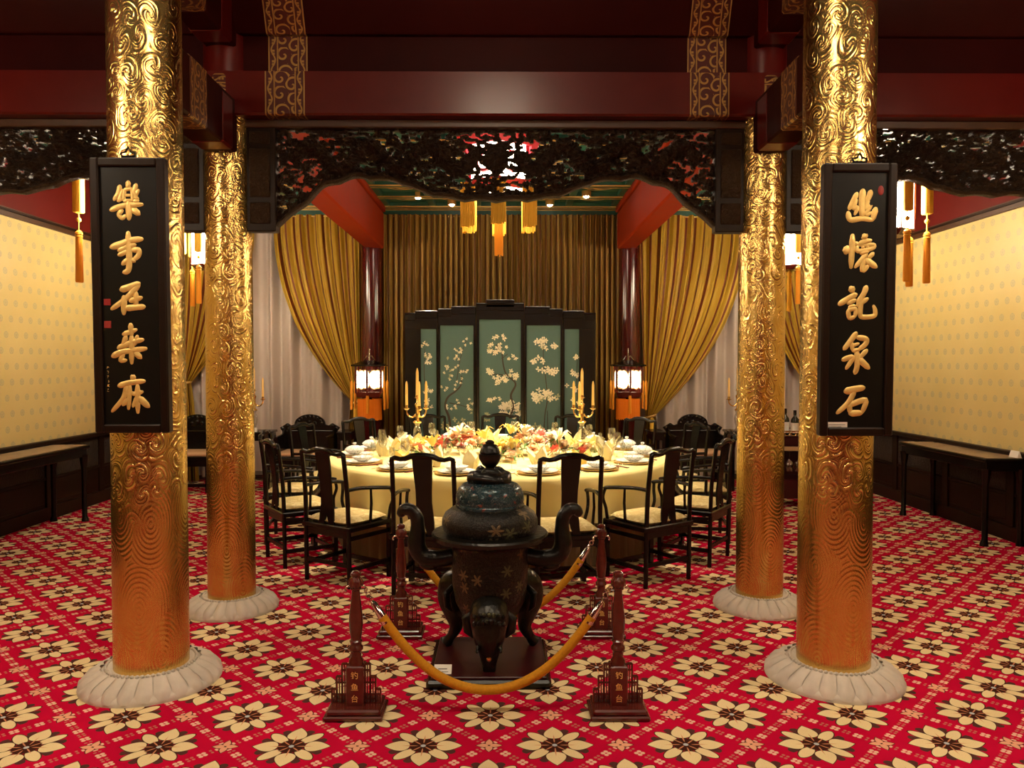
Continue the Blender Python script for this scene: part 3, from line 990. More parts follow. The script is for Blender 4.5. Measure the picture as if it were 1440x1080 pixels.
def corner_tassel_mesh(up, knot, tail, wu=0.055):
    """hangs from 0 down: cord, woven upper fringe, knot, long tail"""
    m = MB()
    m.tube([(0, 0, 0), (0, 0, -0.03)], 0.004, 5)
    m.box(-wu / 2, wu / 2, -wu / 2, wu / 2, -0.03 - up, -0.02, 0, 0.008)
    z = -0.03 - up
    m.tube([(0, 0, z), (0, 0, z - knot)], 0.005, 5)
    m.ball((0, 0, z - knot * 0.4), 0.02, 8, 6, 0)
    z -= knot
    m.lathe([(0.026, z - tail), (0.03, z - tail + 0.01), (0.026, z - 0.06), (0.022, z - 0.035), (0.03, z - 0.02), (0.012, z)], 10, mi=1)
    for dz in (0.03, 0.05): m.lathe([(0.028, z - dz - 0.005), (0.031, z - dz), (0.028, z - dz + 0.005)], 10, mi=0)
    return m.mesh('corner_tassel', [TASSY, TASSO], 50)
CT = corner_tassel_mesh(0.36, 0.14, 0.42, 0.07)

def palace_lantern(loc, label, pane, group=None, H=0.44, R=0.17, ztop=4.0, name='palace_lantern'):
    """loc: centre at the bottom of the lit panes"""
    t = thing(name, label, 'lantern', loc, 0.0, group)
    ph = PI / 6
    m = MB()
    for r0, r1, z0, z1 in ((R * 0.75, R * 1.08, -0.05, -0.012), (R * 1.08, R * 1.08, -0.012, 0.0)):
        a = hexring(r0, z0, ph); b = hexring(r1, z1, ph)
        m.add(a + b, [tuple(range(5, -1, -1)), tuple(range(6, 12))] + [(i, (i + 1) % 6, 6 + (i + 1) % 6, 6 + i) for i in range(6)])
    m.build('base_tray', MAHOG, t, 30)
    for i in range(6):
        a = ph + PI / 3 * i
        x0, y0 = R * math.cos(a), R * math.sin(a); x1, y1 = R * math.cos(a + PI / 3), R * math.sin(a + PI / 3)
        m = MB()
        q = [(x0, y0, 0.0), (x1, y1, 0.0), (x1, y1, H), (x0, y0, H)]
        q2 = [(x * 0.965, y * 0.965, z) for x, y, z in q]
        m.add(q + q2, [(0, 1, 2, 3), (7, 6, 5, 4), (0, 4, 5, 1), (1, 5, 6, 2), (2, 6, 7, 3), (3, 7, 4, 0)])
        m.build('lantern_pane', pane, t, 0)
        m = MB(); m.bar((x0 * 1.03, y0 * 1.03, -0.01), (x0 * 1.03, y0 * 1.03, H + 0.01), 0.013); m.build('corner_post', MAHOG, t, 0)
    m = MB()
    rings = [(R * 1.1, H), (R * 1.75, H + 0.05), (R * 1.7, H + 0.08), (R * 0.7, H + 0.16), (R * 0.25, H + 0.24)]
    vs = []
    for r, z in rings: vs += hexring(r, z, ph)
    fs = [tuple(range(5, -1, -1)), tuple(range(len(vs) - 6, len(vs)))]
    for j in range(len(rings) - 1):
        fs += [(j * 6 + i, j * 6 + (i + 1) % 6, (j + 1) * 6 + (i + 1) % 6, (j + 1) * 6 + i) for i in range(6)]
    m.add(vs, fs); m.build('roof', MAHOG, t, 25)
    for i in range(6):
        a = ph + PI / 3 * i; r = R * 1.58
        put('corner_tassel', CT, t, (r * math.cos(a), r * math.sin(a), H + 0.06))
    m = MB(); m.tube([(0, 0, H + 0.22), (0, 0, ztop - loc[2])], 0.008, 6); m.build('hanging_rod', BRASS, t)
    m = MB(); m.lathe([(0.0, -0.52), (0.03, -0.50), (0.027, -0.15), (0.02, -0.12), (0.03, -0.09), (0.008, -0.05)], 10); m.build('centre_tassel', TASSY, t, 50)
    return t

for s, side in ((-1, 'red-seal plaque'), (1, 'white-card plaque')):
    palace_lantern((-3.15 if s < 0 else 3.27, 6.4, 2.76), 'lit palace lantern just behind the openwork of the bay beyond the %s' % side, PANE, ztop=ZI)
    palace_lantern((s * 3.28, 8.7, 2.76), 'lit palace lantern deeper in the bay, before the drapes, %s side' % side, PANE, ztop=ZI)
    palace_lantern((s * 3.25, 2.35, 2.95), 'large lit lantern of the front hall on the %s side' % side, PANEF, ztop=5.4, H=0.55, R=0.22)
palace_lantern((0.0, 1.7, 3.9), 'large lit lantern hanging over the middle of the front hall', PANEM, ztop=5.4, H=0.6, R=0.32)
palace_lantern((-2.2, -1.2, 3.2), 'lit lantern at the entrance end of the front hall, red-seal plaque side', PANEF, 'entrance lanterns', ztop=5.4, H=0.55, R=0.22)
palace_lantern((2.2, -1.2, 3.2), 'lit lantern at the entrance end of the front hall, white-card plaque side', PANEF, 'entrance lanterns', ztop=5.4, H=0.55, R=0.22)

# chandelier above the table
def chandelier(loc):
    t = thing('chandelier_lantern', 'big crimson and white palace chandelier with orange fringes above the round table', 'chandelier', loc)
    ph = PI / 6; R = 0.30; H = 0.34
    for i in range(6):
        a = ph + PI / 3 * i
        x0, y0 = R * math.cos(a), R * math.sin(a); x1, y1 = R * math.cos(a + PI / 3), R * math.sin(a + PI / 3)
        m = MB(); q = [(x0, y0, 0.02), (x1, y1, 0.02), (x1, y1, H), (x0, y0, H)]
        q2 = [(x * 0.97, y * 0.97, z) for x, y, z in q]
        m.add(q + q2, [(0, 1, 2, 3), (7, 6, 5, 4), (0, 4, 5, 1), (1, 5, 6, 2), (2, 6, 7, 3), (3, 7, 4, 0)])
        p = m.build('lantern_pane', PANEC, t, 0)
        m = MB(); mx, my = (x0 + x1) / 2 * 1.03, (y0 + y1) / 2 * 1.03
        ux, uy = (x1 - x0) / R, (y1 - y0) / R
        pts = [(mx + ux * 0.085 * math.cos(b), my + uy * 0.085 * math.cos(b), 0.18 + 0.085 * math.sin(b)) for b in [2 * PI * k / 16 for k in range(16)]]
        m.tube(pts, 0.022, 6, closed=True)
        m.build('crimson_roundel', PINKSILK, p, 60)
        m = MB(); m.bar((x0 * 1.04, y0 * 1.04, -0.02), (x0 * 1.04, y0 * 1.04, H + 0.02), 0.03); m.build('corner_post', PINKSILK, t, 0)
    for nm, r0, r1, z0, z1 in (('lower_frame', 0.27, 0.36, -0.05, 0.02), ('upper_frame', 0.36, 0.45, H, H + 0.07)):
        m = MB(); a = hexring(r0, z0, ph); b = hexring(r1, z1, ph)
        m.add(a + b, [tuple(range(5, -1, -1)), tuple(range(6, 12))] + [(i, (i + 1) % 6, 6 + (i + 1) % 6, 6 + i) for i in range(6)])
        m.build(nm, PINKSILK, t, 25)
    m = MB(); a = hexring(0.25, -0.058, ph); b = hexring(0.26, -0.048, ph)  # added glowing sheet under the lantern, brightens fringes and table
    m.add(a + b, [tuple(range(5, -1, -1)), tuple(range(6, 12))] + [(i, (i + 1) % 6, 6 + (i + 1) % 6, 6 + i) for i in range(6)]); m.build('added_glow_pane', PANEC, t, 0)
    fm = MB()
    k = 9
    for i in range(k):           # fringe block of hanging cords
        x = -0.062 + 0.124 * i / (k - 1)
        fm.tube([(x, 0.0, 0.0), (x, 0.0, -0.42 + 0.035 * random.random())], 0.0085, 5)
        fm.tube([(x, 0.02, 0.0), (x, 0.02, -0.42 + 0.035 * random.random())], 0.0085, 5)
    fme = fm.mesh('fringe', TASSY, 60)
    for i in range(6):
        a = ph + PI / 3 * i
        o = put('fringe', fme, t, (0.335 * math.cos(a), 0.335 * math.sin(a), 0.0), (0, 0, 0)); tag(o, kind='stuff')
    m = MB()
    for i in range(6):
        x = -0.034 + 0.068 * i / 5
        m.tube([(x, 0, -0.04), (x, 0, -0.67 + 0.02 * random.random())], 0.0085, 5)
    tag(m.build('centre_tassel', TASSO, t, 60), kind='stuff')
    m = MB(); m.tube([(0, 0, H + 0.05), (0, 0, ZI - loc[2])], 0.02, 8); m.build('hanging_rod', BRASS, t)
chandelier((0.0, 7.4, 3.35))

# downlights
def downlight(x, y, tx, ty, watt, ang=52, ZI=ZI, front=False):
    sd = 'on the middle axis' if abs(x) < 0.1 else 'red-seal plaque side' if x < 0 else 'wine trolley side'
    if front: lab = 'downlight in the dark front hall ceiling, %s, %s' % ('by the gilded columns' if y > 3 else 'by the middle lantern' if y > 1 else 'nearest the entrance lanterns', sd)
    else: lab = 'small white downlight in the coffered ceiling, %s, %s' % ('above the tied drapes' if abs(x) > 3 else 'right before the rear curtain' if y > 10.2 else 'over the folding screen' if y > 9.5 else 'between chandelier and screen' if y > 8 else 'between fretwork and chandelier', sd)
    t = thing('downlight', lab, 'downlight', (x, y, ZI - 0.07), 0, 'front hall downlights' if front else 'recessed ceiling downlights')
    m = MB(); m.lathe([(0.045, 0.0), (0.06, 0.005), (0.06, 0.07)], 20, cap=False); m.build('trim_ring', GILT, t, 50)
    m = MB(); m.ball((0, 0, 0.006), 0.034, 12, 8, 0, (1, 1, 0.7)); m.build('lens', SPOTL, t, 60)
    ld = bpy.data.lights.new('downlight_beam', 'SPOT'); ld.energy = watt; ld.color = WARM2
    ld.spot_size = math.radians(ang); ld.spot_blend = 0.6; ld.shadow_soft_size = 0.05
    lo = bpy.data.objects.new('downlight_beam', ld); COL.objects.link(lo)
    p = Vector((x, y, ZI - 0.115)); d = Vector((tx, ty, 0.0 if front else 0.78)) - p
    lo.location = p; lo.rotation_euler = d.to_track_quat('-Z', 'Y').to_euler()
for a in ((-1.29, 8.81, -0.6, 7.9), (-1.06, 9.97, -0.7, 8.4), (-0.655, 10.4, -0.3, 9.0), (0.01, 10.4, 0.0, 8.6), (0.665, 10.4, 0.3, 9.0), (1.10, 9.87, 0.7, 8.4), (1.29, 8.81, 0.6, 7.9),
          (-1.0, 6.35, -0.7, 6.9), (1.0, 6.35, 0.7, 6.9), (0.0, 6.1, 0.0, 6.6)):
    downlight(*a, SPOT_W)
for s in (-1, 1):
    downlight(s * 3.3, 10.0, s * 2.9, 10.4, 60, 70)
    downlight(s * 2.7, 3.5, s * 2.7, 3.7, FRONT_SPOT_W, 60, 5.4, True)
    downlight(s * 1.0, 2.2, s * 1.0, 2.5, FRONT_SPOT_W, 75, 5.4, True)
    downlight(s * 2.6, 0.4, s * 2.6, 1.2, FRONT_SPOT_W, 60, 5.4, True)

# floor lanterns by the rear columns
def floor_lantern(x, y, label):
    t = thing('floor_lantern', label, 'lamp', (x, y, 0))
    m = MB(); m.box(-0.16, 0.16, -0.16, 0.16, 0, 0.04, 0, 0.01); m.box(-0.11, 0.11, -0.11, 0.11, 0.035, 0.08, 0, 0.01); m.build('base', BLACKWOOD, t, 30)
    m = MB(); m.lathe([(0.025, 0.07), (0.03, 0.3), (0.02, 0.5), (0.02, 1.2)], 12, (0, 0.06, 0)); m.build('pole', BLACKWOOD, t, 50)
    ph = PI / 6; R = 0.19
    m = MB()
    for r0, r1, z0, z1 in ((0.255, 0.255, 1.62, 1.64), (0.255, 0.07, 1.64, 1.70)):
        a = hexring(r0, z0, ph); b = hexring(r1, z1, ph)
        m.add(a + b, [tuple(range(5, -1, -1)), tuple(range(6, 12))] + [(i, (i + 1) % 6, 6 + (i + 1) % 6, 6 + i) for i in range(6)])
    m.build('roof', BLACKWOOD, t, 25)
    m = MB(); m.tube([(0, 0, 1.70), (0, 0, 1.86)], [0.012, 0.005], 6); m.tube([(-0.07, 0, 1.70), (-0.03, 0, 1.76), (0, 0, 1.74), (0.03, 0, 1.76), (0.07, 0, 1.70)], 0.008, 5); m.build('finial', CHROME, t, 60)
    for i in range(6):
        a0 = ph + PI / 3 * i; am = a0 + PI / 6
        cx, cy = math.cos(am), math.sin(am); ux, uy = -cy, cx
        d = R * math.cos(PI / 6)
        m = MB(); n = 20
        pts = [(0.070 * math.copysign(abs(math.cos(b)) ** 1.0, math.cos(b)), 0.115 * math.copysign(abs(math.sin(b)) ** 1.0, math.sin(b))) for b in [2 * PI * k / n for k in range(n)]]
        f = [(cx * (d + 0.004) + ux * p, cy * (d + 0.004) + uy * p, 1.445 + q) for p, q in pts]; g = [(x * 0.9, y * 0.9, z) for x, y, z in f]
        m.add(f + g, [tuple(range(n)), tuple(range(2 * n - 1, n - 1, -1))] + [((i + 1) % n, i, n + i, n + (i + 1) % n) for i in range(n)])
        m.build('lantern_pane', PANEL_, t, 0)
        m = MB()                                     # beaded frame around the pane
        for b in range(26):
            an = 2 * PI * b / 26
            p, q = 0.080 * math.cos(an), 0.128 * math.sin(an)
            m.ball((cx * (d + 0.006) + ux * p, cy * (d + 0.006) + uy * p, 1.445 + q), 0.008, 6, 4)
        tag(m.build('bead_frame', BRASS, t, 60), kind='stuff')
        m = MB(); m.bar((R * math.cos(a0), R * math.sin(a0), 1.27), (R * math.cos(a0), R * math.sin(a0), 1.62), 0.024); m.build('corner_post', MAHOG, t, 0)
        r = 0.25
        if i in (0, 2, 3, 5):
            m = MB(); m.lathe([(0.016, 1.05), (0.018, 1.40), (0.01, 1.43)], 8, (r * math.cos(a0), r * math.sin(a0), 0)); m.tube([(r * math.cos(a0), r * math.sin(a0), 1.42), (r * math.cos(a0), r * math.sin(a0), 1.62)], 0.003, 4)
            m.build('side_tassel', TASSO, t, 50)
    m = MB(); a = hexring(0.17, 1.21, ph); b = hexring(0.20, 1.28, ph)
    m.add(a + b, [tuple(range(5, -1, -1)), tuple(range(6, 12))] + [(i, (i + 1) % 6, 6 + (i + 1) % 6, 6 + i) for i in range(6)]); m.build('lower_frame', MAHOG, t, 25)
    m = MB(); vs = []; fs = []
    n = 120
    for i in range(n):
        an = 2 * PI * i / n; rr = 0.155 + (0.006 if i % 2 else 0.0)
        vs += [(rr * math.cos(an), rr * math.sin(an), 1.19), (rr * math.cos(an), rr * math.sin(an), 0.905 + 0.02 * random.random())]
    for i in range(n):
        j = (i + 1) % n; fs.append((2 * i, 2 * j, 2 * j + 1, 2 * i + 1))
    m.add(vs, fs); m.build('fringe', FRINGEO, t, 60)
    m = MB(); m.lathe([(0.02, 1.0), (0.02, 1.25)], 8, (0, -0.16, 0)); m.build('front_tassel', TASSO, t, 60)
floor_lantern(-1.74, 10.22, 'floor lantern with oval lit panes and orange fringe by the red-seal side drapes')
floor_lantern(1.70, 10.22, 'floor lantern with oval lit panes and orange fringe by the trolley side drapes')

# ================================================================== PLAQUES
def smooth_line(pts, n=5):
    if len(pts) < 3: 
        return [tuple(Vector(pts[0]).lerp(Vector(pts[1]), i / n)) for i in range(n + 1)]
    out = []
    P = [pts[0]] + list(pts) + [pts[-1]]
    for i in range(1, len(P) - 2):
        a, b, c_, d = (np.array(P[i + k - 1], float) for k in range(4))
        for k in range(n):
            t = k / n
            out.append(tuple(0.5 * ((2 * b) + (-a + c_) * t + (2 * a - 5 * b + 4 * c_ - d) * t * t + (-a + 3 * b - 3 * c_ + d) * t ** 3)))
    out.append(tuple(pts[-1]))
    return out

def brush(mb, pts, w, to_local, y=0.0):
    q = smooth_line(pts)
    n = len(q); rad = []
    for i in range(n):
        t = i / (n - 1)
        e = min(t, 1 - t)
        rad.append(w * (0.62 + 0.38 * min(1.0, e / 0.14)) * (1.10 - 0.22 * t))
    P = [to_local(*p) for p in q]
    d0 = (Vector(P[0]) - Vector(P[1])).normalized() * rad[0] * 0.6; d1 = (Vector(P[-1]) - Vector(P[-2])).normalized() * rad[-1] * 0.6
    P = [tuple(Vector(P[0]) + d0)] + P + [tuple(Vector(P[-1]) + d1)]
    rad = [rad[0] * 0.45] + rad + [rad[-1] * 0.4]
    mb.tube([(x, y, z) for x, y_, z in P], rad, 10, flat=((0, 1, 0), 0.3))

# strokes measured on the photograph: (points, brush weight)
LE = [
 [([(172,118),(158,175),(122,232)],1), ([(196,150),(172,200),(160,245)],.8), ([(150,240),(192,222)],.7), ([(238,86),(234,135)],1.1), ([(206,150),(200,240)],.8), ([(206,150),(262,148),(268,236)],.8), ([(206,195),(264,193)],.6), ([(200,238),(268,236)],.8),
  ([(300,108),(284,165),(304,190)],1), ([(318,150),(292,205),(316,222)],.8), ([(278,240),(318,236)],.8), ([(95,312),(200,275),(348,266)],1.1), ([(237,245),(238,385)],1.3), ([(188,312),(158,345),(186,375),(210,350)],.9), ([(272,306),(320,345)],1.3)],
 [([(228,488),(231,600),(233,720),(222,790),(185,806)],1.25), ([(92,607),(180,578),(245,552),(340,540)],1.35), ([(150,634),(212,605),(285,586)],1.1), ([(150,668),(215,640),(250,632)],1), ([(255,628),(306,628),(308,668),(268,706)],1.1), ([(178,742),(232,700),(278,720)],1)],
]
LE2 = [
 [([(140,80),(200,60),(268,35)],1.35), ([(265,42),(205,110),(145,162),(72,213)],1.15), ([(160,125),(156,248)],1.25), ([(200,157),(282,132)],1.1), ([(241,96),(240,195)],1.1), ([(172,207),(240,200),(300,196)],1.25)],
 [([(201,316),(205,400)],1.1), ([(148,388),(242,354)],1), ([(112,484),(155,465),(215,440),(286,424)],1.15), ([(168,400),(142,478)],1), ([(246,398),(226,462)],.9), ([(72,540),(150,508),(306,486)],1.2), ([(205,400),(203,590)],1.15), ([(150,525),(126,568),(168,566)],.9), ([(226,512),(268,552)],1.2)],
 [([(200,678),(222,700)],1.2), ([(110,746),(190,724),(290,712)],1.15), ([(162,748),(140,830),(60,925)],1.0), ([(186,745),(174,908)],1.0), ([(135,880),(190,822)],.9), ([(150,812),(212,792)],.9), ([(239,742),(238,935)],1.1), ([(205,805),(276,786)],.9), ([(236,822),(204,892)],.9), ([(246,828),(314,892)],1.35)],
]
RE = [
 [([(246,170),(206,248),(182,300)],1), ([(292,145),(285,250),(290,362)],1.35), ([(356,152),(338,205),(300,262)],1.1), ([(176,322),(196,382),(290,372),(376,386)],1.1), ([(398,290),(374,384)],1.2), ([(243,222),(215,290),(252,282),(228,342)],.85), ([(340,232),(308,292),(356,268),(318,342),(368,322)],.85)],
 [([(162,648),(176,598)],1.5), ([(216,505),(207,768)],1.25), ([(236,568),(258,584)],1), ([(306,506),(322,530)],1.5), ([(270,572),(366,545)],1.1), ([(254,592),(262,632),(372,612),(384,582),(264,588)],.9), ([(300,590),(302,622)],.7), ([(338,584),(338,616)],.7), ([(284,652),(348,632)],1), ([(332,655),(240,764)],1), ([(312,688),(300,788),(346,750)],1.05), ([(386,648),(346,692)],.9), ([(322,700),(412,762)],1.35)],
]
RE2 = [
 [([(180,14),(198,42)],1.4), ([(100,132),(180,82),(222,60)],1.15), ([(162,126),(216,98)],1), ([(170,152),(214,140)],.8), ([(164,172),(176,226),(214,216)],.9), ([(164,172),(216,164),(212,220)],.9), ([(290,6),(270,60),(228,120)],1.1), ([(226,140),(302,90)],1), ([(264,66),(252,140),(250,200),(268,220),(345,212),(354,176),(341,140)],1.0)],
 [([(226,330),(172,405),(140,446)],1.1), ([(232,362),(294,374),(290,410),(246,446)],1.1), ([(194,398),(202,455)],.9), ([(206,418),(246,404)],.7), ([(202,456),(252,448)],.9), ([(232,462),(236,560),(220,616)],1.15), ([(132,520),(206,500),(158,582)],1), ([(302,450),(246,512)],.95), ([(246,512),(318,578)],1.3)],
 [([(155,742),(220,726),(288,714)],1.4), ([(222,736),(178,820),(100,895)],1.1), ([(186,832),(192,892)],1.1), ([(186,838),(300,802),(276,890)],1.15), ([(190,896),(276,892)],1.3)],
]
def plaque(X0, zc, label, pxc, pyc, sets, extra):
    W, H = 0.362, 1.335
    t = thing('couplet_plaque', label, 'plaque', (X0, 3.775, zc))
    t.rotation_euler = (0.018, 0, 0)
    m = MB(); m.box(-W / 2 + 0.03, W / 2 - 0.03, 0.0, 0.03, -H / 2 + 0.03, H / 2 - 0.03); m.build('board', PLAQUE, t, 0)
    for x0, x1, z0, z1 in ((-W / 2, -W / 2 + 0.042, -H / 2, H / 2), (W / 2 - 0.042, W / 2, -H / 2, H / 2), (-W / 2 + 0.04, W / 2 - 0.04, -H / 2, -H / 2 + 0.042), (-W / 2 + 0.04, W / 2 - 0.04, H / 2 - 0.042, H / 2)):
        m = MB(); m.box(x0, x1, -0.018, 0.035, z0, z1, 0, 0.007); m.build('frame_rail', DARKWOOD, t, 30)
    k = 0.003455
    for chars, (ox, oy), sc in sets:
        for ch in chars:
            mb = MB()
            def loc(x, z): return ((ox + x / sc - pxc) * 0.00348, 0.0, -(oy + z / sc - pyc) * k)
            for pts, w in ch: brush(mb, pts, 0.0122 * w, loc, -0.003)
            mb.build('gold_character', GOLDLET, t, 60)
    m = MB()                                           # scrolled hook on top
    z = H / 2
    m.tube([(-0.03, 0.01, z - 0.005), (-0.034, 0.005, z + 0.025), (-0.012, 0.005, z + 0.03), (0, 0.005, z + 0.055), (0.012, 0.005, z + 0.03), (0.034, 0.005, z + 0.025), (0.03, 0.01, z - 0.005)], 0.006, 6)
    m.tube([(-0.03, 0.0, z + 0.008), (0.03, 0.0, z + 0.008)], 0.006, 6)
    m.build('hanging_hook', BLACKWOOD, t, 60)
    extra(t, k)
    return t
def left_extra(t, k):
    for y0, y1, mat in ((419, 428, REDFOIL), (450, 460, SEAL)):
        m = MB(); m.box((144 - 181.5) * 0.00348, (153.5 - 181.5) * 0.00348, -0.004, 0.002, -(y1 - 415.5) * k, -(y0 - 415.5) * k, 0, 0.001); m.build('red_seal', mat, t, 20)
    m = MB()
    rr = random.Random(3)
    for i in range(6):
        y = 516 + i * 6.4
        for j in range(4):
            a = (147.2 + rr.uniform(-1.4, 1.4), y + rr.uniform(-2, 2)); b = (147.6 + rr.uniform(-1.6, 1.6), y + rr.uniform(-2, 2))
            m.tube([((a[0] - 181.5) * 0.00348, -0.001, -(a[1] - 415.5) * k), ((b[0] - 181.5) * 0.00348, -0.001, -(b[1] - 415.5) * k)], 0.0011, 4)
    tag(m.build('small_inscription', GOLDLET, t, 0), kind='stuff')
def right_extra(t, k):
    m = MB(); m.ball(((1237 - 1207) * 0.00348, 0.0, -(266 - 421.5) * k), 0.024, 12, 8, 0, (0.62, 0.25, 1.0)); m.build('oval_seal', SEAL, t, 60)
    x0, x1 = (1166 - 1207) * 0.00348, (1195.5 - 1207) * 0.00348
    m = MB(); m.box(x0, x1, -0.004, 0.002, -(604.5 - 421.5) * k, -(595 - 421.5) * k); c_ = m.build('caption_card', CARD, t, 0)
    m = MB(); m.box(x0 + 0.01, x1 - 0.01, -0.0045, -0.003, -(599 - 421.5) * k, -(598.2 - 421.5) * k); m.box(x0 + 0.01, x1 - 0.03, -0.0045, -0.003, -(602 - 421.5) * k, -(601.3 - 421.5) * k)
    tag(m.build('print_lines', INK, c_, 0), kind='stuff')
plaque(-1.768, 1.98, 'black framed couplet plaque with five gold characters and two red seals', 181.5, 415.5,
       [(LE, (140, 240), 5.684), (LE2, (140, 390), 4.909)], left_extra)
plaque(1.794, 1.962, 'black framed couplet plaque with five gold characters, oval seal and white caption card', 1207, 421.5,
       [(RE, (1160, 240), 5.684), (RE2, (1160, 400), 4.909)], right_extra)

# ================================================================== ROPE BARRIER AND CENSER
def cjk_mesh(ch, size):
    cu = bpy.data.curves.new('glyph', 'FONT'); cu.body = ch; cu.size = size; cu.extrude = 0.0012; cu.align_x = 'CENTER'; cu.align_y = 'CENTER'
    o = bpy.data.objects.new('glyph', cu); COL.objects.link(o)
    bpy.context.view_layer.update()
    me = bpy.data.meshes.new_from_object(o.evaluated_get(bpy.context.evaluated_depsgraph_get()))
    bpy.data.objects.remove(o, do_unlink=True)
    me.materials.clear(); me.materials.append(GOLDLET)
    return me
GLY = [cjk_mesh(c_, 0.036) for c_ in '钓鱼台']

def stanchion():
    t = thing('rope_stanchion', 'x', 'stanchion', (0, 0, 0), 0, 'four turned wooden rope posts around the censer')
    m = MB(); m.box(-0.138, 0.138, -0.10, 0.10, 0, 0.024, 0, 0.006); m.box(-0.125, 0.125, -0.09, 0.09, 0.022, 0.05, 0, 0.008); m.build('base', MAHOG, t, 30)
    m = MB(); m.box(-0.042, 0.042, -0.042, 0.042, 0.045, 0.235, 0, 0.005); p = m.build('text_block', MAHOG, t, 30)
    for i, g in enumerate(GLY):
        put('gold_character', g, p, (0, -0.0425, 0.193 - 0.055 * i), (PI / 2, 0, 0))
    for sx in (-1, 1):
        m = MB()
        def rect(a0, a1, z0, z1, w=0.008):
            for q in (((a0, z0), (a1, z0)), ((a1, z0), (a1, z1)), ((a1, z1), (a0, z1)), ((a0, z1), (a0, z0))):
                m.bar((sx * q[0][0], 0, q[0][1]), (sx * q[1][0], 0, q[1][1]), 0.014, w, up=(0.0, 0, 1) if q[0][1] == q[1][1] else (1, 0, 0))
        rect(0.042, 0.066, 0.05, 0.235); rect(0.066, 0.092, 0.05, 0.175); rect(0.092, 0.114, 0.05, 0.115)
        for a, z0, z1 in ((0.054, 0.05, 0.235), (0.079, 0.05, 0.175), (0.103, 0.05, 0.115)):
            m.bar((sx * a, 0, z0), (sx * a, 0, z1), 0.010, 0.005, up=(1, 0, 0))
        for z, a1 in ((0.09, 0.114), (0.145, 0.092), (0.205, 0.066), (0.07, 0.09)):
            m.bar((sx * 0.042, 0, z), (sx * a1, 0, z), 0.010, 0.006)
        tag(m.build('fretwork_wing', MAHOG, t, 0), kind='stuff')
    for sy in (-1, 1):
        m = MB()
        for a, z in ((0.054, 0.16), (0.075, 0.10)):
            m.bar((0, sy * a, 0.05), (0, sy * a, z), 0.012, 0.008); m.bar((0, sy * 0.04, z), (0, sy * a, z), 0.012, 0.008)
        if sy > 0: tag(m.build('fretwork_wing', MAHOG, t, 0), kind='stuff')
    m = MB(); m.lathe([(0.036, 0.23), (0.034, 0.255), (0.024, 0.27), (0.027, 0.30), (0.033, 0.305), (0.033, 0.318), (0.026, 0.325), (0.026, 0.335), (0.031, 0.345), (0.024, 0.352), (0.028, 0.38), (0.033, 0.42), (0.032, 0.46), (0.025, 0.52), (0.019, 0.57), (0.019, 0.585), (0.026, 0.59), (0.026, 0.598)], 24)
    m.build('turned_post', MAHOG, t, 45)
    m = MB(); m.lathe([(0.022, 0.597), (0.033, 0.612), (0.032, 0.632), (0.019, 0.650)], 40, flute=lambda a, z: 0.09 * math.cos(8 * a)); m.lathe([(0.017, 0.647), (0.024, 0.655), (0.024, 0.668), (0.014, 0.676), (0.0, 0.678)], 20)
    m.build('finial', MAHOG, t, 45)
    for sx in (-1, 1):
        m = MB(); m.tube([(sx * 0.015, 0, 0.605), (sx * 0.04, 0, 0.603), (sx * 0.052, 0, 0.590), (sx * 0.046, 0, 0.578)], 0.005, 6); m.build('rope_hook', CHROME, t, 60)
    return t
st0 = stanchion()
ST = [((-0.645, 3.60, 0), 'front'), ((0.592, 3.59, 0), 'front'), ((-0.575, 4.66, 0), 'back'), ((0.645, 4.65, 0), 'back')]
for i, (p, w) in enumerate(ST):
    lab = {'front': 'turned mahogany rope post in front of the censer', 'back': 'turned mahogany rope post behind the censer'}[w]
    lab += ', red-seal plaque side' if p[0] < 0 else ', white-card plaque side'
    if i == 0: st0.location = p; st0['label'] = lab; st0['group'] = 'stanchions before the censer'
    else: dup(st0, p, 0.0, lab, 'stanchions before the censer' if w == 'front' else 'stanchions behind the censer')

def rope(a, b, sag, label, mat, yb=0.0):
    a = Vector(a); b = Vector(b)
    t = thing('velvet_rope', label, 'rope', a)
    pts = []
    n = 30
    for i in range(n + 1):
        u = i / n; s = 2 * u - 1
        p = a.lerp(b, u); p.z -= sag * (1 - abs(s) ** 2.15); p.y -= yb * (1 - s * s)
        pts.append(p - a)
    m = MB(); m.tube(pts[2:-2], 0.0225, 12); m.build('rope_cord', mat, t, 60)
    for q0, q1, q2 in ((pts[0], pts[1], pts[2]), (pts[-1], pts[-2], pts[-3])):
        m = MB(); q2 = Vector(q2); q1 = Vector(q1); q0 = Vector(q0)
        m.tube([q1.lerp(q0, 0.2), q1, q2, q2 + (q2 - q1) * 0.5], [0.008, 0.015, 0.021, 0.0235], 12); m.build('chrome_ferrule', CHROME, t, 45)
        m = MB(); d = (q0 - q1)
        for k in range(3):
            c_ = q1 + d * (0.3 + 0.35 * k); 
            ring = [c_ + Vector((math.cos(w) * 0.011 * (1 if k % 2 else 0.35), math.cos(w) * 0.011 * (0 if k % 2 else 1), math.sin(w) * 0.013)) for w in [2 * PI * j / 12 for j in range(12)]]
            m.tube(ring, 0.003, 5, closed=True)
        tag(m.build('chain_links', CHROME, t, 60), kind='stuff')
rope((-0.598, 3.60, 0.585), (0.545, 3.59, 0.585), 0.475, 'golden velvet rope sagging across the front of the censer', ROPE, 0.0)
rope((-0.528, 4.66, 0.585), (0.598, 4.65, 0.585), 0.475, 'golden velvet rope sagging behind the censer between the rear stanchions', ROPE, 0.0)

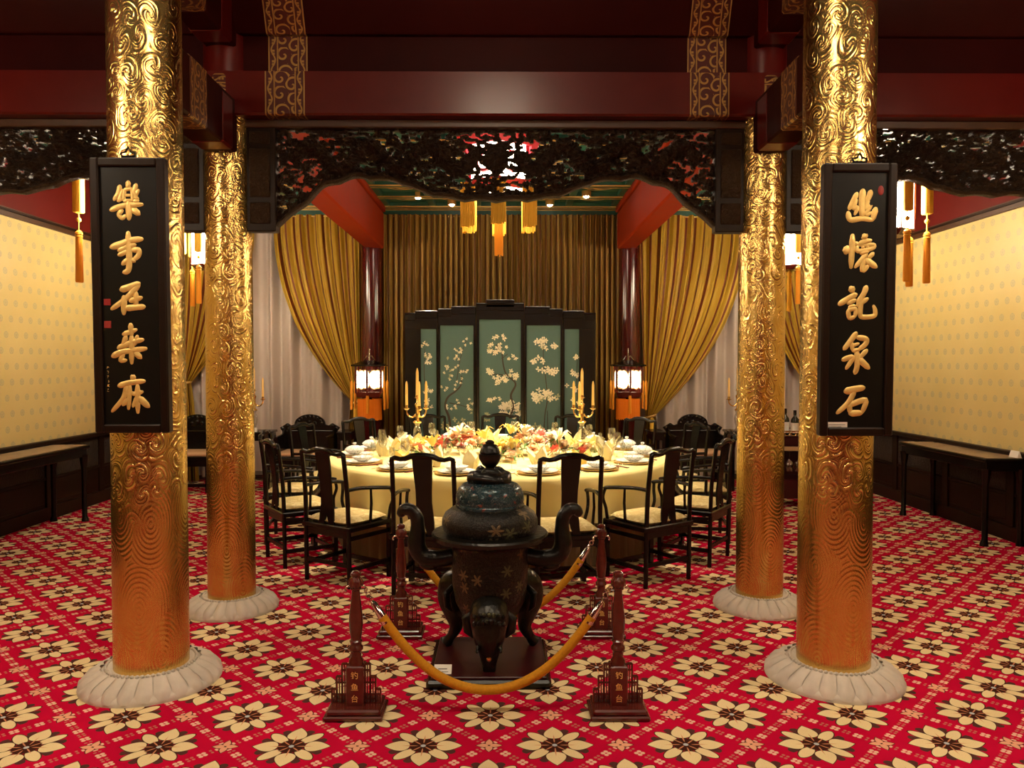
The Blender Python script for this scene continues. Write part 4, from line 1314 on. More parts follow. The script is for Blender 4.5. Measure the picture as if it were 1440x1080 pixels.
t = thing('censer_platform', 'low dark mahogany platform carrying the censer', 'platform', (-0.024, 4.15, 0))
m = MB(); m.box(-0.318, 0.318, -0.305, 0.305, 0.0, 0.045, 0, 0.012); m.build('slab', BLACKWOOD, t, 30)
m = MB(); m.box(-0.295, 0.295, -0.282, 0.30, 0.04, 0.058, 0, 0.004); m.build('top_panel', MAHOGD, t, 30)
c_ = thing('caption_card', 'small white caption card lying on the censer platform', 'card', (-0.262, 3.925, 0.058))
m = MB(); m.add([(-0.045, -0.02, 0.001), (0.045, -0.02, 0.001), (0.045, 0.02, 0.036), (-0.045, 0.02, 0.036), (-0.045, 0.022, 0.0), (0.045, 0.022, 0.0)], [(0, 1, 2, 3), (3, 2, 5, 4), (0, 4, 5, 1), (0, 3, 4), (1, 5, 2)]); m.build('folded_card', CARD, c_, 0)
m = MB(); m.add([(-0.025, -0.0015, 0.0185), (0.022, -0.0015, 0.0185), (0.022, 0.002, 0.0220), (-0.025, 0.002, 0.0220)], [(0, 1, 2, 3)]); m.add([(-0.03, -0.012, 0.0085), (0.028, -0.012, 0.0085), (0.028, -0.01, 0.0105), (-0.03, -0.01, 0.0105)], [(0, 1, 2, 3)])
tag(m.build('print_lines', INK, c_, 0), kind='stuff')

def censer(x, y, z0):
    t = thing('incense_censer', 'large dark cloisonne bronze censer on elephant-head legs, domed lid and looped handles', 'censer', (x, y, 0))
    m = MB(); m.lathe([(0.0, 0.245), (0.10, 0.25), (0.155, 0.29), (0.19, 0.36), (0.205, 0.45), (0.208, 0.55), (0.204, 0.64), (0.215, 0.67), (0.24, 0.69)], 64); m.build('bowl', CLOISON, t, 50)
    m = MB(); m.lathe([(0.22, 0.685), (0.29, 0.695), (0.315, 0.708), (0.318, 0.728), (0.31, 0.738), (0.24, 0.742)], 64); m.build('rim', BRONZE, t, 35)
    m = MB(); m.lathe([(0.248, 0.738), (0.256, 0.755), (0.262, 0.78), (0.260, 0.81), (0.245, 0.84), (0.212, 0.865), (0.185, 0.875)], 64); l = m.build('lid', CLOISON, t, 45)
    m = MB(); m.lathe([(0.185, 0.872), (0.188, 0.888), (0.183, 0.895), (0.187, 0.91), (0.184, 0.945), (0.172, 0.975), (0.150, 0.997), (0.12, 1.008), (0.0, 1.012)], 64); m.build('enamel_dome', TEALEN, l, 45)
    m = MB()                                   # crouching beast wound round the finial foot
    pts = [(0.085 * math.cos(a), 0.075 * math.sin(a), 1.025 + 0.012 * math.sin(2 * a)) for a in np.linspace(0, 2 * PI, 22)[:-1]]
    m.tube(pts, [0.036 + 0.008 * math.sin(3 * i) for i in range(21)], 10, closed=True)
    pts = [(0.06 * math.cos(a), 0.055 * math.sin(a), 1.055 + 0.01 * math.sin(3 * a)) for a in np.linspace(0.6, 2 * PI + 0.6, 20)[:-1]]
    m.tube(pts, [0.026 + 0.006 * math.sin(2.3 * i) for i in range(19)], 8, closed=True)
    for a in (0.4, 1.2, 2.2, 3.3, 4.1, 5.2): m.ball((0.105 * math.cos(a), 0.095 * math.sin(a), 1.035 + 0.01 * math.sin(7 * a)), 0.022, 8, 6)
    m.tube([(-0.11, -0.06, 1.035), (-0.06, -0.105, 1.04), (0.02, -0.11, 1.03), (0.075, -0.08, 1.02)], [0.01, 0.014, 0.014, 0.008], 7)
    m.build('beast', BRONZE, l, 60)
    m = MB(); m.lathe([(0.03, 1.06), (0.024, 1.085), (0.045, 1.105), (0.06, 1.135), (0.061, 1.158), (0.052, 1.163), (0.056, 1.17), (0.05, 1.19), (0.038, 1.21), (0.024, 1.216), (0.026, 1.225), (0.012, 1.236), (0.0, 1.238)], 28); m.build('finial', BRONZE, l, 40)
    for s in (-1, 1):
        m = MB()
        path = smooth_line([(s * 0.20, 0, 0.60), (s * 0.29, 0, 0.585), (s * 0.365, 0, 0.60), (s * 0.40, 0, 0.66), (s * 0.395, 0, 0.74), (s * 0.40, 0, 0.81), (s * 0.435, 0, 0.855), (s * 0.475, 0, 0.85), (s * 0.492, 0, 0.815)], 5)
        n = len(path); rad = np.interp(np.linspace(0, 1, n), [0, 0.25, 0.4, 0.55, 0.7, 0.85, 0.95, 1], [0.045, 0.05, 0.05, 0.038, 0.036, 0.034, 0.024, 0.008])
        m.tube(path, list(rad), 12); m.ball((s * 0.42, 0, 0.845), 0.034, 10, 7); m.ball((s * 0.33, 0, 0.55), 0.04, 10, 7, 0, (1.4, 1, 0.7))
        m.build('handle', BRONZE, t, 60)
    for k, a in enumerate((-PI / 2, PI / 6, 5 * PI / 6)):
        dx, dy = math.cos(a), math.sin(a); px, py = -dy, dx
        def L(r, w, z): return (dx * r + px * w, dy * r + py * w, z)
        m = MB()
        if k == 0:   # elephant head facing the visitor
            path = smooth_line([L(0.14, 0, 0.36), L(0.20, 0, 0.33), L(0.235, 0, 0.27), L(0.235, 0, 0.20), L(0.225, 0, 0.13), L(0.232, 0, 0.08), L(0.25, 0, z0 + 0.016)], 5)
            rad = np.interp(np.linspace(0, 1, len(path)), [0, 0.2, 0.4, 0.6, 0.8, 1], [0.10, 0.105, 0.085, 0.055, 0.038, 0.032])
        else:
            path = smooth_line([L(0.16, 0, 0.44), L(0.235, 0, 0.42), L(0.265, 0, 0.34), L(0.235, 0, 0.24), L(0.225, 0, 0.17), L(0.265, 0, 0.10), L(0.285, 0, z0 + 0.018)], 5)
            rad = np.interp(np.linspace(0, 1, len(path)), [0, 0.2, 0.4, 0.6, 0.8, 1], [0.07, 0.078, 0.066, 0.042, 0.026, 0.036])
        m.tube(path, list(rad), 14)
        lg = m.build('leg', BRONZE, t, 60)
        for w in (-1, 1):
            m = MB()
            ez = 0.30 if k == 0 else 0.38; er = 0.16 if k == 0 else 0.19
            m.tube([L(er, w * 0.075, ez + 0.045), L(er + 0.02, w * 0.115, ez + 0.01), L(er + 0.015, w * 0.11, ez - 0.05), L(er + 0.005, w * 0.085, ez - 0.09)], [0.02, 0.034, 0.028, 0.008], 9, flat=((dx, dy, 0), 0.5)); m.build('ear', BRONZE, lg, 60)
            if k == 0:
                m = MB(); m.tube(smooth_line([L(0.26, w * 0.05, 0.22), L(0.29, w * 0.06, 0.185), L(0.315, w * 0.06, 0.19)], 4), [0.012] * 4 + [0.009] * 4 + [0.004], 8); m.build('tusk', BRONZE, lg, 60)
                m = MB(); m.ball(L(0.285, w * 0.05, 0.315), 0.010, 8, 6); m.build('eye', BRASS, lg, 60)
        if k == 0:
            m = MB()
            for i in range(4): m.ball(L(0.312 - 0.012 * i, 0, 0.27 - 0.025 * i), 0.008, 7, 5)
            m.lathe([(0.0, 0), (0.014, 0.012), (0.016, 0.03), (0.0, 0.045)], 10, L(0.268, 0, 0.115)); m.build('bridle_bells', BRASS, lg, 60)
    m = MB()                                   # scalloped headdress of the front elephant
    for r_, z_, n_ in ((0.296, 0.365, 7), (0.316, 0.335, 8)):
        for i in range(n_):
            w = -0.075 + 0.15 * i / (n_ - 1)
            m.ball((w, -(r_ - 2.6 * w * w + 0.012), z_ + 0.01 * math.cos(w * 30)), 0.012, 7, 5, 0, (1, 0.6, 1.2))
    tag(m.build('headdress', CLOISON, t, 60), kind='stuff')
    return t
censer(-0.024, 4.18, 0.058)

# ================================================================== ROUND TABLE
TX, TY, TR, TZ = 0.0, 7.45, 1.62, 0.775
t = thing('banquet_table', 'large round wooden table under the ivory cloth', 'table', (TX, TY, 0))
m = MB(); m.lathe([(1.57, TZ - 0.045), (1.6, TZ - 0.035), (1.6, TZ - 0.012), (1.58, TZ - 0.006)], 72); m.build('tabletop', DARKWOOD, t, 40)
m = MB(); m.lathe([(0.6, 0.0), (0.6, 0.05), (0.3, 0.12), (0.25, 0.6), (0.5, TZ - 0.04)], 36); m.build('pedestal', DARKWOOD, t, 40)
def cloth_fn(a, z):
    return 0.0
m = MB(); n = 288
prof = [(0.0, TZ), (0.8, TZ), (1.3, TZ), (1.55, TZ), (1.60, TZ - 0.001), (1.618, TZ - 0.008), (1.628, TZ - 0.03), (1.630, TZ - 0.10), (1.634, TZ - 0.2), (1.640, TZ - 0.30), (1.648, TZ - 0.385)]
vs = []
for r, z in prof:
    d = max(0.0, (TZ - 0.03 - z) / 0.36)
    for i in range(n):
        a = 2 * PI * i / n
        w = d * (0.022 * math.sin(30 * a + 2 * math.sin(4 * a)) + 0.014 * math.sin(17 * a + 1))
        vs.append(((r + w) * math.cos(a), (r + w) * math.sin(a), z + d * 0.03 * math.sin(4 * a + 0.6) - (0 if r else 0)))
fs = [(j * n + i, j * n + (i + 1) % n, (j + 1) * n + (i + 1) % n, (j + 1) * n + i) for j in range(1, len(prof) - 1) for i in range(n)]
fs += [(0, n + (i + 1) % n, n + i)[::-1] for i in range(n)]
m.add(vs, fs)
o = m.build('tablecloth', CLOTH, None, 60, loc=(TX, TY, 0)); tag(o, 'ivory tablecloth draped over the big round table', 'tablecloth')
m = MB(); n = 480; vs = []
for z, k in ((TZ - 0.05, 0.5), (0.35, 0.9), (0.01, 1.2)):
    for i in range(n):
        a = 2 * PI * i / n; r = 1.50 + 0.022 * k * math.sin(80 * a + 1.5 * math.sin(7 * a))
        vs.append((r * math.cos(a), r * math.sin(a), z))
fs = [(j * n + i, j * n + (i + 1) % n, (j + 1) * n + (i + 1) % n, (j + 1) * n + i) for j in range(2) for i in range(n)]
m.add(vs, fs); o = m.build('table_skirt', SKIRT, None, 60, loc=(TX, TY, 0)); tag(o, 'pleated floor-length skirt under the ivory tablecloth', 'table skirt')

# ------------------------------------------------------------------ dining armchairs
def dining_chair():
    t = thing('dining_armchair', 'x', 'chair')
    for s in (-1, 1):
        m = MB(); m.tube(smooth_line([(s * 0.228, -0.205, 0), (s * 0.228, -0.21, 0.30), (s * 0.226, -0.212, 0.48), (s * 0.224, -0.222, 0.72), (s * 0.222, -0.255, 0.985)], 4), 0.0175, 8); m.build('rear_post', BLACKWOOD, t, 60)
        m = MB(); m.bar((s * 0.238, 0.215, 0), (s * 0.238, 0.215, 0.45), 0.038); m.build('leg', BLACKWOOD, t, 0)
        m = MB(); m.tube(smooth_line([(s * 0.224, -0.225, 0.725), (s * 0.238, -0.10, 0.728), (s * 0.256, 0.05, 0.715), (s * 0.266, 0.17, 0.700), (s * 0.258, 0.215, 0.69)], 4), 0.0145, 8); a = m.build('arm', BLACKWOOD, t, 60)
        m = MB(); m.tube(smooth_line([(s * 0.262, 0.20, 0.695), (s * 0.275, 0.215, 0.62), (s * 0.262, 0.195, 0.54), (s * 0.238, 0.205, 0.45)], 4), 0.013, 8); m.build('arm_support', BLACKWOOD, a, 60)
        m = MB(); m.tube([(s * 0.247, 0.0, 0.72), (s * 0.252, 0.0, 0.60), (s * 0.240, 0.0, 0.46)], [0.009, 0.011, 0.012], 8); m.build('arm_spindle', BLACKWOOD, a, 60)
        m = MB(); m.bar((s * 0.234, -0.20, 0.135), (s * 0.238, 0.21, 0.135), 0.022, 0.03); m.build('stretcher', BLACKWOOD, t, 0)
        m = MB(); m.bar((s * 0.232, -0.20, 0.365), (s * 0.238, 0.21, 0.365), 0.014, 0.03); m.build('side_apron', BLACKWOOD, t, 0)
    for y, z in ((-0.205, 0.165), (0.215, 0.10)):
        m = MB(); m.bar((-0.235, y, z), (0.235, y, z), 0.022, 0.03); m.build('stretcher', BLACKWOOD, t, 0)
    m = MB(); m.box(-0.258, 0.258, -0.232, 0.236, 0.415, 0.455, 0, 0.008); m.build('seat_frame', BLACKWOOD, t, 30)
    m = MB(); m.prism([(-0.215, 0.42), (-0.215, 0.34), (-0.19, 0.365), (0.19, 0.365), (0.215, 0.34), (0.215, 0.42)], -0.215, -0.20); m.build('back_apron', BLACKWOOD, t, 0)
    m = MB(); vs = []                                         # puffed cushion
    N = 14
    for top in (1, 0):
        for j in range(N + 1):
            for i in range(N + 1):
                u = 2 * i / N - 1; v = 2 * j / N - 1
                e = max(abs(u), abs(v)); rr = 1 - 0.06 * (u * v) ** 2
                b = (1 - abs(u) ** 5) * (1 - abs(v) ** 5)
                z = 0.478 + (0.034 * b ** 0.45 if top else -0.026 * b ** 0.3)
                vs.append((u * 0.232 * rr, v * 0.215 * rr - 0.0, z))
    K = (N + 1) ** 2
    fs = [(j * (N + 1) + i, j * (N + 1) + i + 1, (j + 1) * (N + 1) + i + 1, (j + 1) * (N + 1) + i) for j in range(N) for i in range(N)]
    fs += [tuple(K + q for q in f[::-1]) for f in fs]
    m.add(vs, fs)
    cu = m.build('cushion', CUSHION, t, 70); cu['label'] = 'pale gold silk cushion'
    m = MB()                                                  # yoke-shaped crest rail
    half = [(0.226, -0.254, 0.968), (0.222, -0.256, 0.990), (0.20, -0.257, 0.998), (0.16, -0.258, 0.988), (0.12, -0.259, 0.993), (0.085, -0.260, 1.008), (0.04, -0.261, 1.014), (0.0, -0.261, 1.015)]
    path = [(-x, y, z) for x, y, z in half] + half[::-1][1:]
    rad = [0.0165, 0.0165, 0.0165, 0.0165, 0.018, 0.021, 0.0225, 0.023]; rad = rad + rad[::-1][1:]
    m.tube(path, rad, 9); m.build('crest_rail', BLACKWOOD, t, 60)
    m = MB()                                                  # shaped splat, notched at the foot
    zs = [0.452, 0.475, 0.50, 0.54, 0.60, 0.68, 0.76, 0.84, 0.92, 1.0]
    hw = [0.085, 0.078, 0.074, 0.073, 0.064, 0.057, 0.058, 0.064, 0.070, 0.072]
    ins = [0.022, 0.020, 0.010, 0, 0, 0, 0, 0, 0, 0]
    yy = np.interp(zs, [0.45, 0.6, 0.8, 1.0], [-0.212, -0.205, -0.222, -0.258])
    for sd in (-1, 1):
        vs = []
        for z, w, i_, y in zip(zs, hw, ins, yy):
            vs += [(sd * i_, y - 0.007, z), (sd * w, y - 0.007, z), (sd * w, y + 0.007, z), (sd * i_, y + 0.007, z)]
        fs = [(0, 1, 2, 3), tuple(len(vs) - 4 + k for k in (3, 2, 1, 0))]
        for j in range(len(zs) - 1):
            fs += [(j * 4 + k, j * 4 + (k + 1) % 4, (j + 1) * 4 + (k + 1) % 4, (j + 1) * 4 + k) for k in range(4)]
        m.add(vs, fs)
    bm_ = m.build('splat', BLACKWOOD, t, 30)
    return t
ch0 = dining_chair(); first = True
ORD = ['first', 'second', 'third', 'fourth', 'fifth', 'sixth', 'seventh']
SEATS = []
for k in range(7):
    for s in (-1, 1):
        a = math.radians([13.8, 36.8, 60.0, 84, 108, 132, 156][k]) * s
        SEATS.append((a, k, s))
SEATS.append((PI, 7, 0))
for a, k, s in SEATS:
    side = 'red-seal plaque side' if s < 0 else 'wine trolley side'
    lab = 'black dining armchair, %s from the censer around the table, on the %s' % (ORD[k], side) if k < 7 else 'black dining armchair at the table directly in front of the folding screen'
    d = 1.94 + random.uniform(-0.015, 0.02)
    ry = a * (0.85 if k == 0 else 0.93 if k < 3 else 1.0)
    p = (TX + d * math.sin(a), TY - d * math.cos(a), 0)
    rz = ry
    if first:
        ch0.location = p; ch0.rotation_euler = (0, 0, rz); ch0['label'] = lab; ch0['group'] = 'dining armchairs around the round table'; first = False
    else: dup(ch0, p, rz, lab, 'dining armchairs around the round table')

# ------------------------------------------------------------------ place settings
ch_m = MB(); ch_m.lathe([(0.0, 0.0), (0.10, 0.0), (0.15, 0.012), (0.152, 0.015), (0.145, 0.016), (0.10, 0.006), (0.0, 0.006)], 40)
pl_m = MB(); pl_m.lathe([(0.0, 0.0), (0.085, 0.0), (0.128, 0.014), (0.130, 0.017), (0.085, 0.006), (0.0, 0.006)], 40)
bw_m = MB(); bw_m.lathe([(0.0, 0.0), (0.045, 0.0), (0.045, 0.008), (0.075, 0.02), (0.095, 0.045), (0.092, 0.045), (0.07, 0.02), (0.0, 0.012)], 36)
ld_m = MB(); ld_m.lathe([(0.092, 0.044), (0.088, 0.055), (0.06, 0.075), (0.025, 0.085), (0.012, 0.087), (0.012, 0.095), (0.02, 0.102), (0.016, 0.112), (0.0, 0.114)], 32)
CHM = ch_m.mesh('charger_plate', GOLDRIM, 40); PLM = pl_m.mesh('dinner_plate', PORC, 40); BWM = bw_m.mesh('bowl', PORC, 40); LDM = ld_m.mesh('lid', PORC, 40)
def wine_glass_mesh(H, R, name):
    m = MB()
    m.lathe([(0.033, 0.0), (0.032, 0.003), (0.006, 0.006), (0.0035, 0.02), (0.0035, H * 0.42), (0.008, H * 0.46), (R * 0.75, H * 0.54), (R, H * 0.68), (R * 0.92, H * 0.85), (R * 0.78, H), (R * 0.75, H), (R * 0.88, H * 0.85), (R * 0.95, H * 0.68), (R * 0.7, H * 0.55), (0.0, H * 0.48)], 20, cap=False)
    return m.mesh(name, GLASS, 60)
WGM = wine_glass_mesh(0.235, 0.042, 'wine_glass'); SGM = wine_glass_mesh(0.15, 0.026, 'liqueur_glass')
def napkin_mesh(n, H, R, lean, mat, name, seed):
    rr = random.Random(seed); m = MB()
    m.lathe([(0.03, 0.0), (0.04, 0.03), (0.05, 0.06)], 12)
    for k in range(n):
        a = 2 * PI * k / n + rr.uniform(-0.15, 0.15); h = H * rr.uniform(0.85, 1.1); w = R * 1.15
        c_, s_ = math.cos(a), math.sin(a)
        rows = [(0.03, 0.0, 0.6), (0.045, h * 0.35, 1.0), (0.05 + lean * 0.4, h * 0.65, 0.75), (0.05 + lean, h, 0.03)]
        vs = []
        for r, z, ww in rows:
            for tt in (-1, 0, 1):
                q = r + 0.012 * (1 - abs(tt))
                vs.append((c_ * q - s_ * tt * w * ww, s_ * q + c_ * tt * w * ww, z))
        fs = [(j * 3 + i, j * 3 + i + 1, (j + 1) * 3 + i + 1, (j + 1) * 3 + i) for j in range(3) for i in range(2)]
        m.add(vs, fs)
    return m.mesh(name, mat, 50)
NAPS = [napkin_mesh(4, 0.15, 0.05, 0.045, NAPC, 'folded_napkin', 1), napkin_mesh(4, 0.12, 0.055, 0.03, NAPY, 'folded_napkin', 2), napkin_mesh(5, 0.16, 0.045, 0.07, NAPC, 'folded_napkin', 3)]
stick = MB(); stick.bar((0, -0.12, 0.012), (0, 0.12, 0.014), 0.007); STK = stick.mesh('chopstick', simple('red_lacquer_stick', (0.16, 0.03, 0.03), 0.3), 0)
rest = MB(); rest.box(-0.025, 0.025, -0.008, 0.008, 0, 0.01, 0, 0.003); RST = rest.mesh('chopstick_rest', CHROME, 30)
spm = MB(); spm.tube([(0, -0.09, 0.004), (0, 0.03, 0.008), (0, 0.06, 0.006)], [0.004, 0.003, 0.005], 6); spm.ball((0, 0.08, 0.007), 0.024, 8, 6, 0, (0.7, 1, 0.25)); SPM = spm.mesh('soup_spoon', CHROME, 60)
Z = TZ
for i, (a, k, s) in enumerate(SEATS):
    ux, uy = math.sin(a), -math.cos(a); vx, vy = math.cos(a), math.sin(a)
    def P(r, w, z=Z): return (TX + ux * r + vx * w, TY + uy * r + vy * w, z)
    at = ('the %s place from the censer, %s' % (ORD[k], 'red-seal side' if s < 0 else 'wine trolley side')) if k < 7 else 'the place before the folding screen'
    o = put('charger_plate', CHM, None, P(1.38, 0), (0, 0, a), 1.18); tag(o, 'gold charger plate at ' + at, 'plate', 'charger plates')
    o = put('dinner_plate', PLM, None, P(1.38, 0, Z + 0.009), (0, 0, a), 1.18); tag(o, 'floral dinner plate at ' + at, 'plate', 'floral dinner plates')
    b = thing('soup_bowl', 'floral soup bowl at ' + at, 'bowl', P(1.38, 0, Z + 0.018), a, 'floral soup bowls')
    put('bowl', BWM, b)
    if k in (3, 4, 5, 6): put('lid', LDM, b); b['label'] = 'lidded floral soup bowl at ' + at; b['group'] = 'lidded soup bowls'
    j = (i * 2 + k) % 3
    o = put('folded_napkin', NAPS[j], None, P(1.10 - 0.03 * j, 0.10 if j else 0.04), (0, 0, a + i), 1.1); tag(o, ['cream lily-folded napkin', 'yellow cup-folded napkin', 'tall splayed cream napkin'][j] + ' at ' + at, 'napkin', ['cream lily napkins', 'yellow cup napkins', 'tall cream napkins'][j])
    o = put('wine_glass', WGM, None, P(1.13, -0.16), (0, 0, a)); tag(o, 'stemmed wine glass at ' + at, 'glass', 'wine glasses on the round table')
    o = put('liqueur_glass', SGM, None, P(1.18, -0.27), (0, 0, a)); tag(o, 'small liqueur glass at ' + at, 'glass', 'liqueur glasses on the round table')
    c_ = thing('chopsticks', 'dark red chopsticks at ' + at, 'chopsticks', P(1.40, 0.22), a, 'chopsticks at the settings')
    put('chopstick', STK, c_, (-0.008, 0, 0)); put('chopstick', STK, c_, (0.008, 0, 0)); put('chopstick_rest', RST, c_, (0, 0.07, 0))
    o = put('soup_spoon', SPM, None, P(1.40, -0.20), (0, 0, a)); tag(o, 'silver soup spoon at ' + at, 'spoon', 'spoons at the settings')

# ------------------------------------------------------------------ flowers and candelabra on the table
def petalfan(m, n, L, W, up, droop, mi, ph=0.0, c0=(0, 0, 0), tip=0.0):
    for k in range(n):
        a = ph + 2 * PI * k / n; c_, s_ = math.cos(a), math.sin(a)
        rows = [(0.006, 0.0, 0.35), (L * 0.4, up * 0.7, 1.0), (L * 0.75, up, 0.7), (L, up - droop + tip, 0.05)]
        vs = []
        for r, z, ww in rows:
            for tt in (-1, 0, 1):
                vs.append((c0[0] + c_ * r - s_ * tt * W * ww, c0[1] + s_ * r + c_ * tt * W * ww, c0[2] + z - 0.008 * (1 - abs(tt))))
        m.add(vs, [(j * 3 + i, j * 3 + i + 1, (j + 1) * 3 + i + 1, (j + 1) * 3 + i) for j in range(3) for i in range(2)], mi)
FW = {n_: simple('petal_' + n_, c_, 0.6, 0.1, 40) for n_, c_ in dict(white=(0.88, 0.80, 0.58), pink=(0.80, 0.34, 0.28), peach=(0.85, 0.50, 0.28), cream=(0.86, 0.74, 0.50), coral=(0.72, 0.16, 0.13), yellow=(0.85, 0.62, 0.16)).items()}
STAMEN = FW['yellow']
def lily_mesh(mat):
    m = MB(); petalfan(m, 3, 0.105, 0.027, 0.06, 0.03, 0); petalfan(m, 3, 0.10, 0.020, 0.075, 0.035, 0, PI / 3)
    for k in range(5): m.tube([(0, 0, 0), (0.02 * math.cos(k * 1.26), 0.02 * math.sin(k * 1.26), 0.07)], 0.003, 4, 1)
    return m.mesh('lily', [mat, STAMEN], 50)
def rose_mesh(mat):
    m = MB(); m.ball((0, 0, 0.03), 0.024, 8, 6)
    petalfan(m, 5, 0.04, 0.026, 0.045, -0.012, 0); petalfan(m, 6, 0.058, 0.028, 0.035, 0.0, 0, 0.5); petalfan(m, 6, 0.07, 0.03, 0.015, 0.01, 0, 0.2)
    return m.mesh('rose', mat, 50)
LILYM = lily_mesh(FW['white']); LILYY = lily_mesh(FW['yellow'])
ROSES = [rose_mesh(FW[c_]) for c_ in ('pink', 'peach', 'cream', 'coral', 'cream', 'peach')]
leafm = MB(); petalfan(leafm, 4, 0.12, 0.025, 0.03, 0.05, 0); LFM = leafm.mesh('leaf_spray', LEAF, 50)
rr = random.Random(11)
def arrangement(x, y, rx, ry, nr, lab, lil, hz=0.16):
    t = thing('flower_arrangement', lab, 'flowers', (x, y, TZ))
    m = MB(); m.lathe([(0.0, 0.0), (0.10, 0.0), (0.13, 0.04), (0.14, 0.075), (0.132, 0.075), (0.0, 0.03)], 24)
    m.v = [(a * rx / 0.2, b * ry / 0.2, c_) for a, b, c_ in m.v]; m.build('low_bowl', GLASS, t, 50)
    for i in range(nr):
        a = rr.uniform(0, 2 * PI); r = math.sqrt(rr.random())
        px, py = rx * r * math.cos(a), ry * r * math.sin(a)
        z = 0.05 + hz * (1 - r * r) * rr.uniform(0.6, 1.0)
        put('rose', ROSES[rr.randrange(6)], t, (px, py, z), (py * -1.6 / max(ry, .1) * .4, px * 1.6 / max(rx, .1) * .4, rr.uniform(0, 6)), rr.uniform(0.8, 1.15))
        if i % 3 == 0: put('leaf_spray', LFM, t, (px * 1.05, py * 1.05, max(z - 0.03, 0.045)), (0, 0, rr.uniform(0, 6)))
    for (lx, ly, lz, yel) in lil:
        put('lily', LILYY if yel else LILYM, t, (lx, ly, lz), (rr.uniform(-0.5, -0.1), rr.uniform(-0.3, 0.3), rr.uniform(0, 6)), 1.15)
    return t
arrangement(-0.33, 7.40, 0.29, 0.21, 26, 'mixed peach and pink flower centrepiece with a white lily, beside the coral one', [(-0.05, 0.02, 0.20, 0), (-0.3, -0.1, 0.10, 1), (0.2, -0.1, 0.17, 1)])
arrangement(0.36, 7.40, 0.30, 0.21, 28, 'mixed flower centrepiece with coral blooms and a white lily at the table middle', [(-0.12, 0.05, 0.21, 0), (-0.25, 0.1, 0.2, 1), (0.22, -0.08, 0.16, 0)])
arrangement(0.03, 6.90, 0.15, 0.13, 9, 'small yellow lily posy in front of the centrepieces', [(0, 0, 0.13, 1), (-0.08, -0.02, 0.12, 1), (0.09, 0.02, 0.12, 1)], 0.08)
for s in (-1, 1):
    arrangement(s * 0.80, 7.15, 0.13, 0.11, 8, 'small golden flower bowl between candelabrum and napkins on the %s' % ('red-seal plaque side' if s < 0 else 'wine trolley side'), [(0, 0, 0.09, 1), (-0.06, 0.03, 0.07, 1)], 0.07)
for x, y, q in ((-0.30, 6.60, 0.1), (0.22, 6.58, -0.1)):
    m = MB(); m.add([(-0.06, -0.018, 0), (0.06, -0.018, 0), (0.06, 0, 0.05), (-0.06, 0, 0.05), (0.06, 0.018, 0), (-0.06, 0.018, 0)], [(0, 1, 2, 3), (3, 2, 4, 5), (0, 5, 4, 1), (0, 3, 5), (1, 4, 2)])
    o = m.build('menu_card', CARD, None, 0, loc=(x, y, TZ)); o.rotation_euler = (0, 0, q); tag(o, 'white folded menu card beside the lily posy, ' + ('red-seal side' if x < 0 else 'wine trolley side'), 'card', 'menu cards')

def candelabrum(loc, label, rz=0.0, group=None):
    t = thing('candelabrum', label, 'candelabrum', loc, rz, group)
    m = MB(); m.lathe([(0.055, 0), (0.055, 0.01), (0.03, 0.03), (0.02, 0.06), (0.035, 0.10), (0.045, 0.15), (0.04, 0.20), (0.02, 0.24), (0.035, 0.27)], 20); m.build('crystal_stem', GLASS, t, 40)
    m = MB(); m.lathe([(0.04, 0.27), (0.045, 0.28), (0.018, 0.30), (0.018, 0.42), (0.03, 0.46), (0.012, 0.48), (0.012, 0.52), (0.035, 0.53), (0.018, 0.535), (0.018, 0.555)], 16); m.build('brass_column', BRASS, t, 45)
    m = MB(); m.lathe([(0.016, 0.545), (0.014, 0.79), (0.008, 0.82), (0.002, 0.835)], 12); m.build('candle', WAX, t, 60)
    for k in range(3):
        a = 2 * PI * k / 3 + 0.5; c_, s_ = math.cos(a), math.sin(a)
        pts = [(0.015, 0.36), (0.045, 0.33), (0.085, 0.335), (0.115, 0.37), (0.118, 0.40)]
        m = MB(); m.tube(smooth_line([(r * c_, r * s_, z) for r, z in pts], 4), 0.0085, 7)
        m.lathe([(0.012, 0.40), (0.034, 0.415), (0.034, 0.42), (0.016, 0.425), (0.016, 0.45)], 14, (0.118 * c_, 0.118 * s_, 0)); ar = m.build('arm', BRASS, t, 50)
        m = MB(); m.lathe([(0.015, 0.44), (0.013, 0.66), (0.008, 0.69), (0.002, 0.70)], 12, (0.118 * c_, 0.118 * s_, 0)); m.build('candle', WAX, t, 60)
    return t
cb = candelabrum((-0.845, 7.92, TZ), 'gilt candelabrum with tall yellow candles on the round table, red-seal plaque side', 0.3)
dup(cb, (0.855, 7.92, TZ), -0.3, 'gilt candelabrum with tall yellow candles on the round table, wine trolley side')

